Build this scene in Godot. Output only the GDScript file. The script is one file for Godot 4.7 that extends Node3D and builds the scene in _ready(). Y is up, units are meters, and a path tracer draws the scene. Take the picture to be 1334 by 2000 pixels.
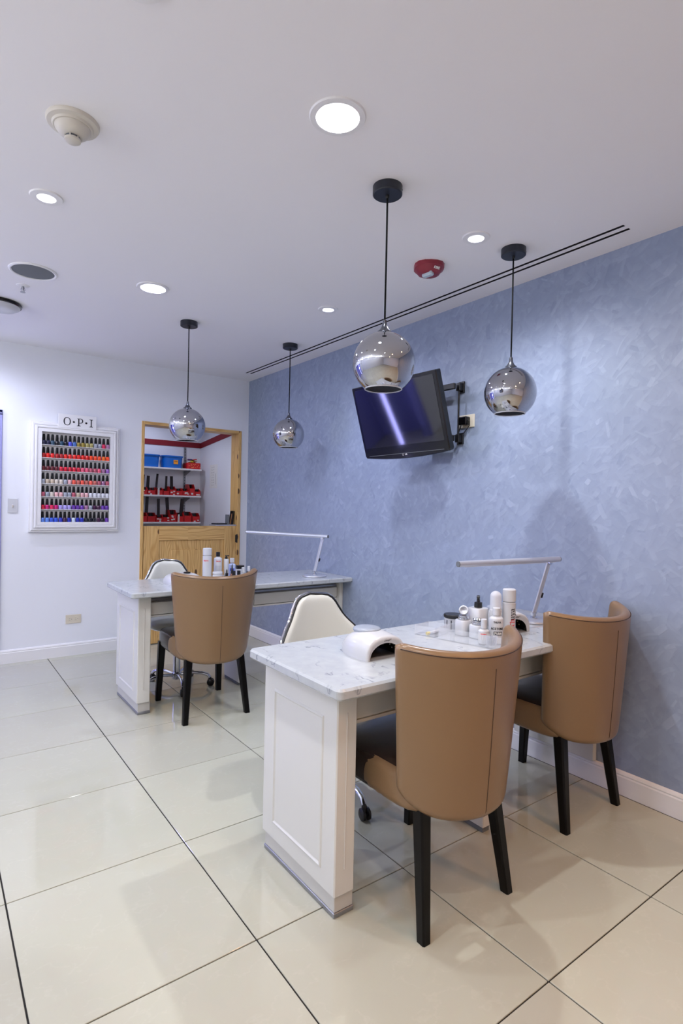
extends Node3D
# A nail salon corner: two manicure desks against a blue plaster wall, polish rack and stable door on the white wall.
# World: x = 0 is the blue wall's face, z = 0 the white wall's face, y up, metres.

const HC := 2.575
var taken := {}
var M := {}
var rng := RandomNumberGenerator.new()

# ---------------------------------------------------------------- light settings
var cool := Color(0.975, 0.98, 1.0)
var cool_far := Color(0.885, 0.9, 1.0)
var warm := Color(1.0, 0.73, 0.47)
var big_e := 1.2
var small_e := 2.3
var glow_e := 5.0
var added_up_e := 11.0  # energy of the added uplights left of view
var violet_e := 1.4

func _ready() -> void:
	var cam := Camera3D.new()
	cam.name = "camera"
	cam.fov = rad_to_deg(2.0 * atan(1000.0 / 1096.6))
	cam.near = 0.05
	cam.far = 60.0
	cam.transform = Transform3D(Basis(Vector3.UP, -0.6355) * Basis(Vector3.RIGHT, -0.0104) * Basis(Vector3(0, 0, 1), 0.0210), Vector3(-2.6366, 1.3218, 5.2083))
	add_child(cam)
	cam.current = true
	var we := WorldEnvironment.new()
	we.name = "environment"
	var env := Environment.new()
	env.background_mode = Environment.BG_COLOR
	env.background_color = Color(0.02, 0.02, 0.025)
	env.tonemap_mode = Environment.TONE_MAPPER_LINEAR
	env.tonemap_exposure = 0.405
	env.sdfgi_enabled = true
	env.ssao_enabled = true
	env.ssil_enabled = true
	we.environment = env
	add_child(we)
	make_materials()
	build_downlights()
	build_added_uplights()
	build_shell()
	build_stable_door()
	build_desk("white desk with marble top nearest the camera, running to the blue wall", 3.885, 0.142)
	build_desk("white desk with marble top farther back, before the stable door", 1.795, 0.0)
	build_chairs()
	build_stools()
	build_pendants()
	build_rack()
	build_tv()
	build_store()
	build_ceiling_things()
	build_dryers()
	build_desk_lamp("white tube desk lamp on the near desk, its bar parallel to the desk", Vector3(-0.235, 0.777, 3.56), Vector3(-0.2, 1.07, 3.613), Vector3(-0.165, 1.087, 3.645), Vector3(-0.79, 1.082, 3.563))
	build_desk_lamp("white tube desk lamp on the far desk, bar pointing at the back corner", Vector3(-0.235, 0.777, 1.62), Vector3(-0.205, 1.072, 1.675), Vector3(-0.18, 1.088, 1.71), Vector3(-0.52, 1.093, 1.03))
	build_near_bottles()
	build_far_bottles()
	build_wall_plates()

# ---------------------------------------------------------------- naming
func numbered(n: String) -> String:
	if not taken.has(n):
		taken[n] = 0
		return n
	taken[n] += 1
	return "%s_%03d" % [n, taken[n]]

func tag(o: Node, label: String, category: String, group := "") -> void:
	o.set_meta("label", label)
	o.set_meta("category", category)
	if group != "":
		o.set_meta("group", group)

func thing(called: String, label: String, category: String, at := Vector3.ZERO, turn := 0.0, group := "") -> Node3D:
	var o := Node3D.new()
	o.name = numbered(called)
	add_child(o)
	o.position = at
	o.rotation.y = turn
	tag(o, label, category, group)
	return o

func structure(called: String) -> Node3D:
	var o := Node3D.new()
	o.name = called
	add_child(o)
	o.set_meta("kind", "structure")
	return o

func inst(called: String, mesh: Mesh, mat: Material, parent: Node, xf := Transform3D()) -> MeshInstance3D:
	var o := MeshInstance3D.new()
	o.mesh = mesh
	o.material_override = mat
	o.name = called
	o.transform = xf
	o.cast_shadow = GeometryInstance3D.SHADOW_CASTING_SETTING_ON
	parent.add_child(o, true)
	return o

func fin(s: SurfaceTool) -> ArrayMesh:
	s.generate_normals()
	return s.commit()

func part(called: String, s: SurfaceTool, mat: Material, parent: Node, xf := Transform3D()) -> MeshInstance3D:
	return inst(called, fin(s), mat, parent, xf)

func single(called: String, s: SurfaceTool, mat: Material, label: String, category: String, at := Vector3.ZERO, turn := 0.0, group := "") -> MeshInstance3D:
	var o := inst(numbered(called), fin(s), mat, self, Transform3D(Basis(Vector3.UP, turn), at))
	tag(o, label, category, group)
	return o

func copy_of(o: Node3D, label: String, at: Vector3, turn := 0.0) -> Node3D:
	var base := String(o.name)
	var c := o.duplicate() as Node3D
	c.name = numbered(base)
	add_child(c)
	c.position = at
	c.rotation = Vector3(0, turn, 0)
	c.set_meta("label", label)
	return c

# ---------------------------------------------------------------- mesh helpers
func begin() -> SurfaceTool:
	var s := SurfaceTool.new()
	s.begin(Mesh.PRIMITIVE_TRIANGLES)
	s.set_smooth_group(-1)
	return s

func tri(s: SurfaceTool, a: Vector3, b: Vector3, c: Vector3) -> void:   # counter-clockwise seen from outside
	s.add_vertex(a)
	s.add_vertex(c)
	s.add_vertex(b)

func quad(s: SurfaceTool, a: Vector3, b: Vector3, c: Vector3, d: Vector3) -> void:
	tri(s, a, b, c)
	tri(s, a, c, d)

func tri_o(s: SurfaceTool, a: Vector3, b: Vector3, c: Vector3, o: Vector3) -> void:
	if (b - a).cross(c - a).dot((a + b + c) / 3.0 - o) >= 0.0:
		tri(s, a, b, c)
	else:
		tri(s, a, c, b)

func rbox(s: SurfaceTool, center: Vector3, size: Vector3, r := 0.003, xf := Transform3D()) -> void:
	var h := size * 0.5
	r = minf(r, minf(h.x, minf(h.y, h.z)) * 0.9)
	var o := xf * center
	s.set_smooth_group(-1)
	var P := {}
	for sx in [-1, 1]:
		for sy in [-1, 1]:
			for sz in [-1, 1]:
				var c := Vector3(sx * h.x, sy * h.y, sz * h.z)
				var i := c - Vector3(sx, sy, sz) * r
				P[[sx, sy, sz, 0]] = xf * (center + Vector3(c.x, i.y, i.z))
				P[[sx, sy, sz, 1]] = xf * (center + Vector3(i.x, c.y, i.z))
				P[[sx, sy, sz, 2]] = xf * (center + Vector3(i.x, i.y, c.z))
				tri_o(s, P[[sx, sy, sz, 0]], P[[sx, sy, sz, 1]], P[[sx, sy, sz, 2]], o)
	for ax in 3:
		var b := (ax + 1) % 3
		var d := (ax + 2) % 3
		for sg in [-1, 1]:
			var q := []
			for e in [[-1, -1], [1, -1], [1, 1], [-1, 1]]:
				var k := [0, 0, 0]
				k[ax] = sg
				k[b] = e[0]
				k[d] = e[1]
				q.append(P[[k[0], k[1], k[2], ax]])
			tri_o(s, q[0], q[1], q[2], o)
			tri_o(s, q[0], q[2], q[3], o)
			for sh in [-1, 1]:
				var k0 := [0, 0, 0]
				k0[b] = sg
				k0[d] = sh
				k0[ax] = -1
				var k1 := k0.duplicate()
				k1[ax] = 1
				var e0: Vector3 = P[[k0[0], k0[1], k0[2], b]]
				var e1: Vector3 = P[[k0[0], k0[1], k0[2], d]]
				var e2: Vector3 = P[[k1[0], k1[1], k1[2], d]]
				var e3: Vector3 = P[[k1[0], k1[1], k1[2], b]]
				tri_o(s, e0, e1, e2, o)
				tri_o(s, e0, e2, e3, o)

func span(s: SurfaceTool, lo: Vector3, hi: Vector3, r := 0.002) -> void:
	rbox(s, (lo + hi) * 0.5, (hi - lo).abs(), r)

func taper(s: SurfaceTool, a: Vector3, b: Vector3, sa: Vector2, sb: Vector2) -> void:   # square-section leg from a (bottom) to b
	s.set_smooth_group(-1)
	var o := (a + b) * 0.5
	var q := []
	for e in [[a, sa], [b, sb]]:
		var c: Vector3 = e[0]
		var z: Vector2 = e[1] * 0.5
		var k := z * 0.72
		for p in [Vector2(k.x, z.y), Vector2(z.x, k.y), Vector2(z.x, -k.y), Vector2(k.x, -z.y), Vector2(-k.x, -z.y), Vector2(-z.x, -k.y), Vector2(-z.x, k.y), Vector2(-k.x, z.y)]:
			q.append(c + Vector3(p.x, 0, p.y))
	for i in 8:
		var j := (i + 1) % 8
		tri_o(s, q[i], q[j], q[8 + j], o)
		tri_o(s, q[i], q[8 + j], q[8 + i], o)
		if i > 0 and i < 7:
			tri_o(s, q[0], q[i], q[i + 1], o)
			tri_o(s, q[8], q[8 + i], q[9 + i], o)

func lathe(s: SurfaceTool, prof: Array, n := 32, xf := Transform3D(), sq := 0.0) -> void:   # profile of (radius, height), going up the outside
	var g := 1
	for i in prof.size() - 1:
		var a: Vector2 = prof[i]
		var b: Vector2 = prof[i + 1]
		if a.distance_to(b) < 1e-7:
			continue
		if i > 0:
			var z: Vector2 = prof[i - 1]
			if absf((a - z).angle_to(b - a)) > 0.6:
				g += 1
		s.set_smooth_group(g)
		for k in n:
			var q := []
			for kk in [k, k + 1]:
				var th := TAU * float(kk % n) / n
				var c := cos(th)
				var d := sin(th)
				var m := 1.0
				if sq > 0.0:
					m = pow(pow(absf(c), 2.0 + sq) + pow(absf(d), 2.0 + sq), -1.0 / (2.0 + sq))
				q.append(xf * Vector3(a.x * c * m, a.y, a.x * d * m))
				q.append(xf * Vector3(b.x * c * m, b.y, b.x * d * m))
			if a.x > 1e-6:
				if b.x > 1e-6:
					quad(s, q[0], q[1], q[3], q[2])
				else:
					tri(s, q[0], q[1], q[2])
			else:
				tri(s, q[0], q[1], q[3])
	s.set_smooth_group(-1)

func tube(s: SurfaceTool, pts: Array, r: float, n := 10, closed := false, caps := true) -> void:
	var m := pts.size()
	var rings := []
	var up := Vector3.UP
	for i in m:
		var t: Vector3
		if closed:
			t = (pts[(i + 1) % m] - pts[(i - 1 + m) % m]).normalized()
		else:
			t = (pts[mini(i + 1, m - 1)] - pts[maxi(i - 1, 0)]).normalized()
		if i == 0 and absf(t.dot(up)) > 0.9:
			up = Vector3.RIGHT
		up = (up - t * up.dot(t)).normalized()
		var sd := t.cross(up)
		var ring := []
		for k in n:
			var th := TAU * k / n
			ring.append(pts[i] + (up * cos(th) + sd * sin(th)) * r)
		rings.append(ring)
	s.set_smooth_group(1)
	for i in (m if closed else m - 1):
		var A: Array = rings[i]
		var B: Array = rings[(i + 1) % m]
		var mid: Vector3 = (pts[i] + pts[(i + 1) % m]) * 0.5
		for k in n:
			var j := (k + 1) % n
			tri_o(s, A[k], A[j], B[j], mid)
			tri_o(s, A[k], B[j], B[k], mid)
	s.set_smooth_group(-1)
	if caps and not closed:
		for e in [0, m - 1]:
			var R: Array = rings[e]
			var inner: Vector3 = pts[1] if e == 0 else pts[m - 2]
			for k in range(1, n - 1):
				tri_o(s, R[0], R[k], R[k + 1], inner)

func sheet(s: SurfaceTool, f: Callable, us: Array, vs: Array, group := 1, flip := false) -> void:   # outside is du x dv
	s.set_smooth_group(group)
	var P := []
	for u in us:
		var row := []
		for v in vs:
			row.append(f.call(u, v))
		P.append(row)
	for i in us.size() - 1:
		for j in vs.size() - 1:
			var a: Vector3 = P[i][j]
			var b: Vector3 = P[i + 1][j]
			var c: Vector3 = P[i + 1][j + 1]
			var d: Vector3 = P[i][j + 1]
			if flip:
				if a.distance_squared_to(b) > 1e-14:
					tri(s, a, c, b)
				if c.distance_squared_to(d) > 1e-14:
					tri(s, a, d, c)
			else:
				if a.distance_squared_to(b) > 1e-14:
					tri(s, a, b, c)
				if c.distance_squared_to(d) > 1e-14:
					tri(s, a, c, d)
	s.set_smooth_group(-1)

func lin(n: int, a := 0.0, b := 1.0) -> Array:
	var r := []
	for i in n + 1:
		r.append(lerpf(a, b, float(i) / n))
	return r

func edgy(n: int, e: float) -> Array:   # samples of -1..1, crowded in the outer share e at both ends
	var r := []
	for i in 6:
		r.append(-1.0 + e * (1.0 - cos(PI * 0.5 * i / 5.0)))
	for i in range(1, n):
		r.append(lerpf(-1.0 + e, 1.0 - e, float(i) / n))
	for i in 6:
		r.append(1.0 - e * (1.0 - sin(PI * 0.5 * i / 5.0)) if false else 1.0 - e * (1.0 - cos(PI * 0.5 * (5 - i) / 5.0)))
	return r

func prism(s: SurfaceTool, poly: PackedVector2Array, z0: float, z1: float, xf := Transform3D(), bevel := 0.0, smooth_sides := false) -> void:
	# extrudes a polygon of the xy plane along z, with an optional bevel at both ends
	if Geometry2D.is_polygon_clockwise(poly):
		poly = poly.duplicate()
		poly.reverse()
	var n := poly.size()
	var inn := PackedVector2Array()
	for i in n:
		var a := poly[(i - 1 + n) % n]
		var b := poly[i]
		var c := poly[(i + 1) % n]
		var e1 := (b - a).normalized()
		var e2 := (c - b).normalized()
		var n1 := Vector2(-e1.y, e1.x)
		var n2 := Vector2(-e2.y, e2.x)
		var mm := n1 + n2
		inn.append(b + mm / maxf(mm.length_squared() * 0.5, 0.3) * bevel)
	var idx := Geometry2D.triangulate_polygon(inn)
	s.set_smooth_group(-1)
	for i in range(0, idx.size(), 3):
		var a := inn[idx[i]]
		var b := inn[idx[i + 1]]
		var c := inn[idx[i + 2]]
		if (b - a).cross(c - a) < 0:
			var t := b
			b = c
			c = t
		tri(s, xf * Vector3(a.x, a.y, z1), xf * Vector3(b.x, b.y, z1), xf * Vector3(c.x, c.y, z1))
		tri(s, xf * Vector3(a.x, a.y, z0), xf * Vector3(c.x, c.y, z0), xf * Vector3(b.x, b.y, z0))
	var rings := [[poly, z0 + bevel, poly, z1 - bevel]]
	if bevel > 0.0:
		rings.append([inn, z0, poly, z0 + bevel])
		rings.append([poly, z1 - bevel, inn, z1])
	for ri in rings.size():
		var R: Array = rings[ri]
		if smooth_sides:
			s.set_smooth_group(3 + ri)
		for i in n:
			var j := (i + 1) % n
			var A: PackedVector2Array = R[0]
			var B: PackedVector2Array = R[2]
			quad(s, xf * Vector3(A[i].x, A[i].y, R[1]), xf * Vector3(A[j].x, A[j].y, R[1]), xf * Vector3(B[j].x, B[j].y, R[3]), xf * Vector3(B[i].x, B[i].y, R[3]))
	s.set_smooth_group(-1)

func rrect(w: float, h: float, r: float, n := 5) -> PackedVector2Array:
	var p := PackedVector2Array()
	for q in 4:
		var c := Vector2((w * 0.5 - r) * (1 if q == 0 or q == 3 else -1), (h * 0.5 - r) * (1 if q < 2 else -1))
		for i in n + 1:
			var th := PI * 0.5 * (q + float(i) / n)
			p.append(c + Vector2(cos(th), sin(th)) * r)
	return p

func ringsweep(s: SurfaceTool, w: float, h: float, prof: Array) -> void:   # mitred picture frame in the xy plane; profile of (inset from the outer edge, z)
	s.set_smooth_group(-1)
	for i in prof.size() - 1:
		var a: Vector2 = prof[i]
		var b: Vector2 = prof[i + 1]
		var A := [Vector3(-w / 2 + a.x, -h / 2 + a.x, a.y), Vector3(w / 2 - a.x, -h / 2 + a.x, a.y), Vector3(w / 2 - a.x, h / 2 - a.x, a.y), Vector3(-w / 2 + a.x, h / 2 - a.x, a.y)]
		var B := [Vector3(-w / 2 + b.x, -h / 2 + b.x, b.y), Vector3(w / 2 - b.x, -h / 2 + b.x, b.y), Vector3(w / 2 - b.x, h / 2 - b.x, b.y), Vector3(-w / 2 + b.x, h / 2 - b.x, b.y)]
		for k in 4:
			var j := (k + 1) % 4
			quad(s, A[k], A[j], B[j], B[k])

func lettering(called: String, text: String, height: float, mat: Material, parent: Node, xf: Transform3D, serif := false, depth := 0.0012, bold := false) -> MeshInstance3D:
	var f := SystemFont.new()
	f.font_names = PackedStringArray(["Droid Serif" if serif else "Droid Sans"])
	if bold:
		f.font_weight = 700
	var t := TextMesh.new()
	t.text = text
	t.font = f
	t.font_size = 48
	t.pixel_size = height / 35.0   # capitals are about 35 units of a 48-unit type
	t.depth = depth
	t.horizontal_alignment = HORIZONTAL_ALIGNMENT_CENTER
	t.vertical_alignment = VERTICAL_ALIGNMENT_CENTER
	t.material = mat
	return inst(called, t, mat, parent, xf)

# ---------------------------------------------------------------- materials
func c8(r: float, g: float, b: float) -> Color:
	return Color(r / 255.0, g / 255.0, b / 255.0)

func mat(col: Color, rough := 0.5, metal := 0.0, spec := 0.5) -> StandardMaterial3D:
	var m := StandardMaterial3D.new()
	m.albedo_color = col
	m.roughness = rough
	m.metallic = metal
	m.metallic_specular = spec
	return m

func glow(col: Color, e: float) -> StandardMaterial3D:
	var m := mat(Color(0.9, 0.9, 0.9), 0.6)
	m.emission_enabled = true
	m.emission = col
	m.emission_energy_multiplier = e
	return m

func clear(col: Color, a: float, rough := 0.03) -> StandardMaterial3D:
	var m := mat(Color(col.r, col.g, col.b, a), rough)
	m.transparency = BaseMaterial3D.TRANSPARENCY_ALPHA
	return m

func tex(im: Image, mips := true) -> ImageTexture:
	if mips:
		im.generate_mipmaps()
	return ImageTexture.create_from_image(im)

func tri_map(m: StandardMaterial3D, per_metre: Vector3, world := true) -> void:
	m.uv1_triplanar = true
	m.uv1_world_triplanar = world
	m.uv1_scale = per_metre

func image_from(n: int, rgb: PackedByteArray, h := 0) -> Image:
	return Image.create_from_data(n, n if h == 0 else h, false, Image.FORMAT_RGB8, rgb)

func noise(seed_: int, freq: float, oct := 4) -> FastNoiseLite:
	var f := FastNoiseLite.new()
	f.seed = seed_
	f.noise_type = FastNoiseLite.TYPE_SIMPLEX_SMOOTH
	f.frequency = freq
	f.fractal_octaves = oct
	return f

func put(b: PackedByteArray, i: int, c: Color) -> void:
	b[i * 3] = int(clampf(c.r, 0, 1) * 255.0)
	b[i * 3 + 1] = int(clampf(c.g, 0, 1) * 255.0)
	b[i * 3 + 2] = int(clampf(c.b, 0, 1) * 255.0)

func plaster_material() -> StandardMaterial3D:
	# pearly plaster laid on with short crossing trowel strokes
	var n := 1024
	var h := PackedFloat32Array()
	h.resize(n * n)
	h.fill(0.42)
	rng.seed = 77
	for k in 4200:
		var cx := rng.randf() * n
		var cy := rng.randf() * n
		var an := rng.randf_range(0.35, 1.25) * (1.0 if rng.randf() < 0.6 else -1.0) + rng.randfn(0, 0.3)
		var L := rng.randf_range(10, 36)
		var W := rng.randf_range(3, 12)
		var val := clampf(rng.randfn(0.45, 0.125), 0.1, 0.98)
		if rng.randf() < 0.018:  # a few brighter strokes, pearl sheen put into the colour
			val = rng.randf_range(0.62, 0.88)
			W *= 0.7
		var al := rng.randf_range(0.25, 0.8)
		var ca := cos(an)
		var sa := sin(an)
		var bend := rng.randf_range(-0.006, 0.006)
		var R := int(L + W)
		for dy in range(-R, R + 1):
			for dx in range(-R, R + 1):
				var lx := dx * ca + dy * sa
				if absf(lx) > L:
					continue
				var ly := -dx * sa + dy * ca + bend * lx * lx
				if absf(ly) > W:
					continue
				var e := (1.0 - lx * lx / (L * L)) * (1.0 - pow(absf(ly) / W, 6.0))
				var i := posmod(int(cy) + dy, n) * n + posmod(int(cx) + dx, n)
				h[i] = lerpf(h[i], val + 0.06 * ly / W, al * minf(1.0, e * 2.2))
	var a := PackedByteArray()
	a.resize(n * n * 3)
	var r := PackedByteArray()
	r.resize(n * n * 3)
	var lo := c8(118, 132, 157)
	var hi := c8(168, 178, 199)
	for i in n * n:
		var t := h[i]
		put(a, i, lo.lerp(hi, clampf(t, 0, 1)))
		var rr := lerpf(0.62, 0.36, clampf(t * 1.1, 0, 1))
		put(r, i, Color(rr, rr, rr))
	var m := mat(Color.WHITE, 1.0, 0.0, 0.55)
	m.albedo_texture = tex(image_from(n, a))
	m.roughness_texture = tex(image_from(n, r))
	m.roughness_texture_channel = BaseMaterial3D.TEXTURE_CHANNEL_GREEN
	var bm := PackedByteArray()
	bm.resize(n * n * 3)
	for i in n * n:
		put(bm, i, Color(h[i], h[i], h[i]))
	var bi := image_from(n, bm)
	bi.convert(Image.FORMAT_RGBA8)
	bi.bump_map_to_normal_map(2.0)
	m.normal_enabled = true
	m.normal_texture = tex(bi)
	m.normal_scale = 0.55
	tri_map(m, Vector3.ONE / 1.6)
	return m

func marble_material() -> StandardMaterial3D:
	var n := 768
	var w := noise(5, 0.006, 4)
	var v := noise(9, 0.004, 5)
	var f := noise(13, 0.05, 3)
	var g := noise(21, 0.012, 3)
	var a := PackedByteArray()
	a.resize(n * n * 3)
	for y in n:
		for x in n:
			var wx := x + 60.0 * w.get_noise_2d(x, y)
			var wy := y * 0.55 + 60.0 * w.get_noise_2d(x + 400, y)
			var r := absf(v.get_noise_2d(wx, wy + x * 0.5))
			var vein := pow(clampf(1.0 - r * 15.0, 0, 1), 1.6) * clampf(0.25 + 1.6 * g.get_noise_2d(x + 900, y), 0.0, 1.0)
			var cloud := 0.5 + 0.5 * g.get_noise_2d(x, y)
			var c := c8(184, 188, 190).lerp(c8(160, 165, 171), cloud * 0.5 + 0.08 * f.get_noise_2d(x, y))
			put(a, y * n + x, c.lerp(c8(104, 109, 118), vein * 0.7))
	var m := mat(Color.WHITE, 0.16)
	m.albedo_texture = tex(image_from(n, a))
	tri_map(m, Vector3.ONE / 0.75)
	return m

func pine_material(along_y: bool, seed_: int) -> StandardMaterial3D:
	var n := 512
	var w := noise(seed_, 0.008, 3)
	var f := noise(seed_ + 3, 0.03, 3)
	var a := PackedByteArray()
	a.resize(n * n * 3)
	rng.seed = seed_
	var knots := []
	for k in 4:
		knots.append(Vector3(rng.randf() * n, rng.randf() * n, rng.randf_range(5, 9)))
	for y in n:
		for x in n:
			var p := Vector2(x, y * 0.16)
			var q := Vector2(x, y)
			var dk := 1e9
			var bend := 0.0
			for k in knots:
				var d := Vector2(x - k.x, (y - k.y) * 0.45)
				var L := d.length()
				dk = minf(dk, L - k.z)
				bend += 26.0 * exp(-L / 26.0) * signf(d.x) * (1.0 - exp(-absf(d.x) / 6.0))
			var t := (p.x + bend) * 0.055 + 2.6 * w.get_noise_2d(p.x * 0.7, p.y)
			var ring := pow(0.5 + 0.5 * sin(t * TAU), 2.2)
			var fine := f.get_noise_2d(q.x * 2.6, q.y * 0.06)
			var c := c8(222, 184, 120).lerp(c8(186, 138, 74), ring * 0.62)
			c = c.lerp(c8(150, 100, 48), clampf(fine * 0.5, 0, 0.4))
			c = c.lerp(c8(70, 42, 20), clampf(1.0 - dk / 4.0, 0, 1) * 0.85)
			var i := y * n + x if along_y else x * n + y
			put(a, i, c)
	var m := mat(Color.WHITE, 0.42)
	m.albedo_texture = tex(image_from(n, a))
	tri_map(m, Vector3.ONE / 0.62)
	return m

func leather_material(col: Color, rough: float) -> StandardMaterial3D:
	var n := 256
	var f := FastNoiseLite.new()
	f.seed = 4
	f.noise_type = FastNoiseLite.TYPE_CELLULAR
	f.frequency = 0.09
	f.cellular_return_type = FastNoiseLite.RETURN_DISTANCE
	var im := f.get_seamless_image(n, n)
	im.convert(Image.FORMAT_RGBA8)
	im.bump_map_to_normal_map(1.5)
	var m := mat(col, rough)
	m.normal_enabled = true
	m.normal_texture = tex(im)
	m.normal_scale = 0.22
	tri_map(m, Vector3.ONE / 0.12, false)
	return m

func wall_material(col: Color, rough: float, bumps: float) -> StandardMaterial3D:
	var f := noise(31, 0.02, 4)
	var im := f.get_seamless_image(256, 256)
	im.convert(Image.FORMAT_RGBA8)
	im.bump_map_to_normal_map(1.0)
	var m := mat(col, rough)
	m.normal_enabled = true
	m.normal_texture = tex(im)
	m.normal_scale = bumps
	tri_map(m, Vector3.ONE / 0.8)
	return m

func tile_material(seed_: int, col: Color) -> StandardMaterial3D:
	var n := 256
	var f := noise(seed_, 0.012, 5)
	var a := PackedByteArray()
	a.resize(n * n * 3)
	for y in n:
		for x in n:
			var v := f.get_noise_2d(x, y)
			var ve := pow(clampf(1.0 - absf(f.get_noise_2d(x + 600, y * 1.5)) * 16.0, 0, 1), 3.0)
			put(a, y * n + x, col.lerp(c8(178, 175, 158), clampf(0.5 + v, 0, 1) * 0.22).lerp(c8(226, 224, 214), ve * 0.10))
	var m := mat(Color.WHITE, 0.05, 0.0, 0.5)
	m.albedo_texture = tex(image_from(n, a))
	tri_map(m, Vector3.ONE / 0.9)
	return m

func make_materials() -> void:
	M.white_wall = wall_material(c8(233, 236, 243), 0.55, 0.12)
	M.ceiling = wall_material(c8(238, 237, 240), 0.8, 0.08)
	M.plaster = plaster_material()
	M.marble = marble_material()
	M.pine = pine_material(true, 11)
	M.pine_flat = pine_material(false, 23)
	M.pine_panel = pine_material(true, 41)
	M.tiles = [tile_material(3, c8(181, 181, 165)), tile_material(17, c8(184, 184, 168)), tile_material(29, c8(178, 178, 163))]
	M.grout = mat(c8(24, 23, 22), 0.95)
	M.paint = mat(c8(211, 211, 206), 0.32)
	M.paint_shadow = mat(c8(205, 203, 198), 0.4)  # desk paint darkened, shade of recesses put into the colour
	M.kick = mat(c8(196, 195, 190), 0.4, 0.1)
	M.trim_white = mat(c8(232, 232, 234), 0.4)
	M.alu = mat(c8(150, 152, 158), 0.35, 0.85)
	M.chrome = mat(c8(214, 216, 222), 0.06, 1.0)
	M.mirror_glass = mat(c8(184, 185, 190), 0.02, 1.0)
	M.globe_inside = mat(c8(168, 172, 182), 0.4, 0.3)
	M.dark_metal = mat(c8(92, 95, 104), 0.25, 0.9)
	M.satin = mat(c8(200, 204, 214), 0.3, 0.55)
	M.tan = leather_material(c8(124, 97, 68), 0.28)
	M.espresso = leather_material(c8(46, 34, 30), 0.22)
	M.seam = mat(c8(58, 40, 28), 0.7)
	M.cream = leather_material(c8(212, 213, 205), 0.3)
	M.black = mat(c8(16, 16, 18), 0.35)
	M.black_wood = mat(c8(7, 6, 6), 0.3, 0.0, 0.3)
	M.gloss_black = mat(c8(8, 8, 10), 0.08)
	M.screen = mat(c8(6, 6, 10), 0.05, 0.0, 0.9)
	M.cord = mat(c8(6, 6, 7), 0.85, 0.0, 0.2)
	M.cap_black = mat(c8(9, 9, 12), 0.4, 0.0, 0.3)
	M.navy = mat(c8(22, 27, 38), 0.4)
	M.plastic = mat(c8(200, 202, 206), 0.25)
	M.plastic_ivory = mat(c8(214, 206, 188), 0.4)
	M.lamp_white = mat(c8(196, 197, 200), 0.22)
	M.lamp_grey = mat(c8(150, 157, 168), 0.25)
	M.red_fire = mat(c8(132, 34, 50), 0.35)
	M.red_bin = mat(c8(196, 24, 28), 0.35)
	M.label_white = mat(c8(236, 236, 232), 0.6)
	M.ink = mat(c8(20, 20, 28), 0.6)
	M.red_ink = mat(c8(214, 44, 48), 0.5)
	M.blue_tub = mat(c8(16, 108, 205), 0.3)
	M.band = mat(c8(134, 20, 36), 0.6)
	M.clear = clear(c8(235, 240, 248), 0.16)
	M.frost = clear(c8(238, 240, 246), 0.55, 0.3)
	M.rim_glass = clear(c8(240, 244, 250), 0.5, 0.02)
	M.grille = mat(c8(104, 108, 112), 0.8)
	M.slot = mat(c8(10, 10, 11), 0.8)
	M.beige = mat(c8(205, 200, 190), 0.45)
	M.violet_lit = mat(c8(150, 152, 205), 0.5)  # violet light of the side room put into casing and walls

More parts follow.
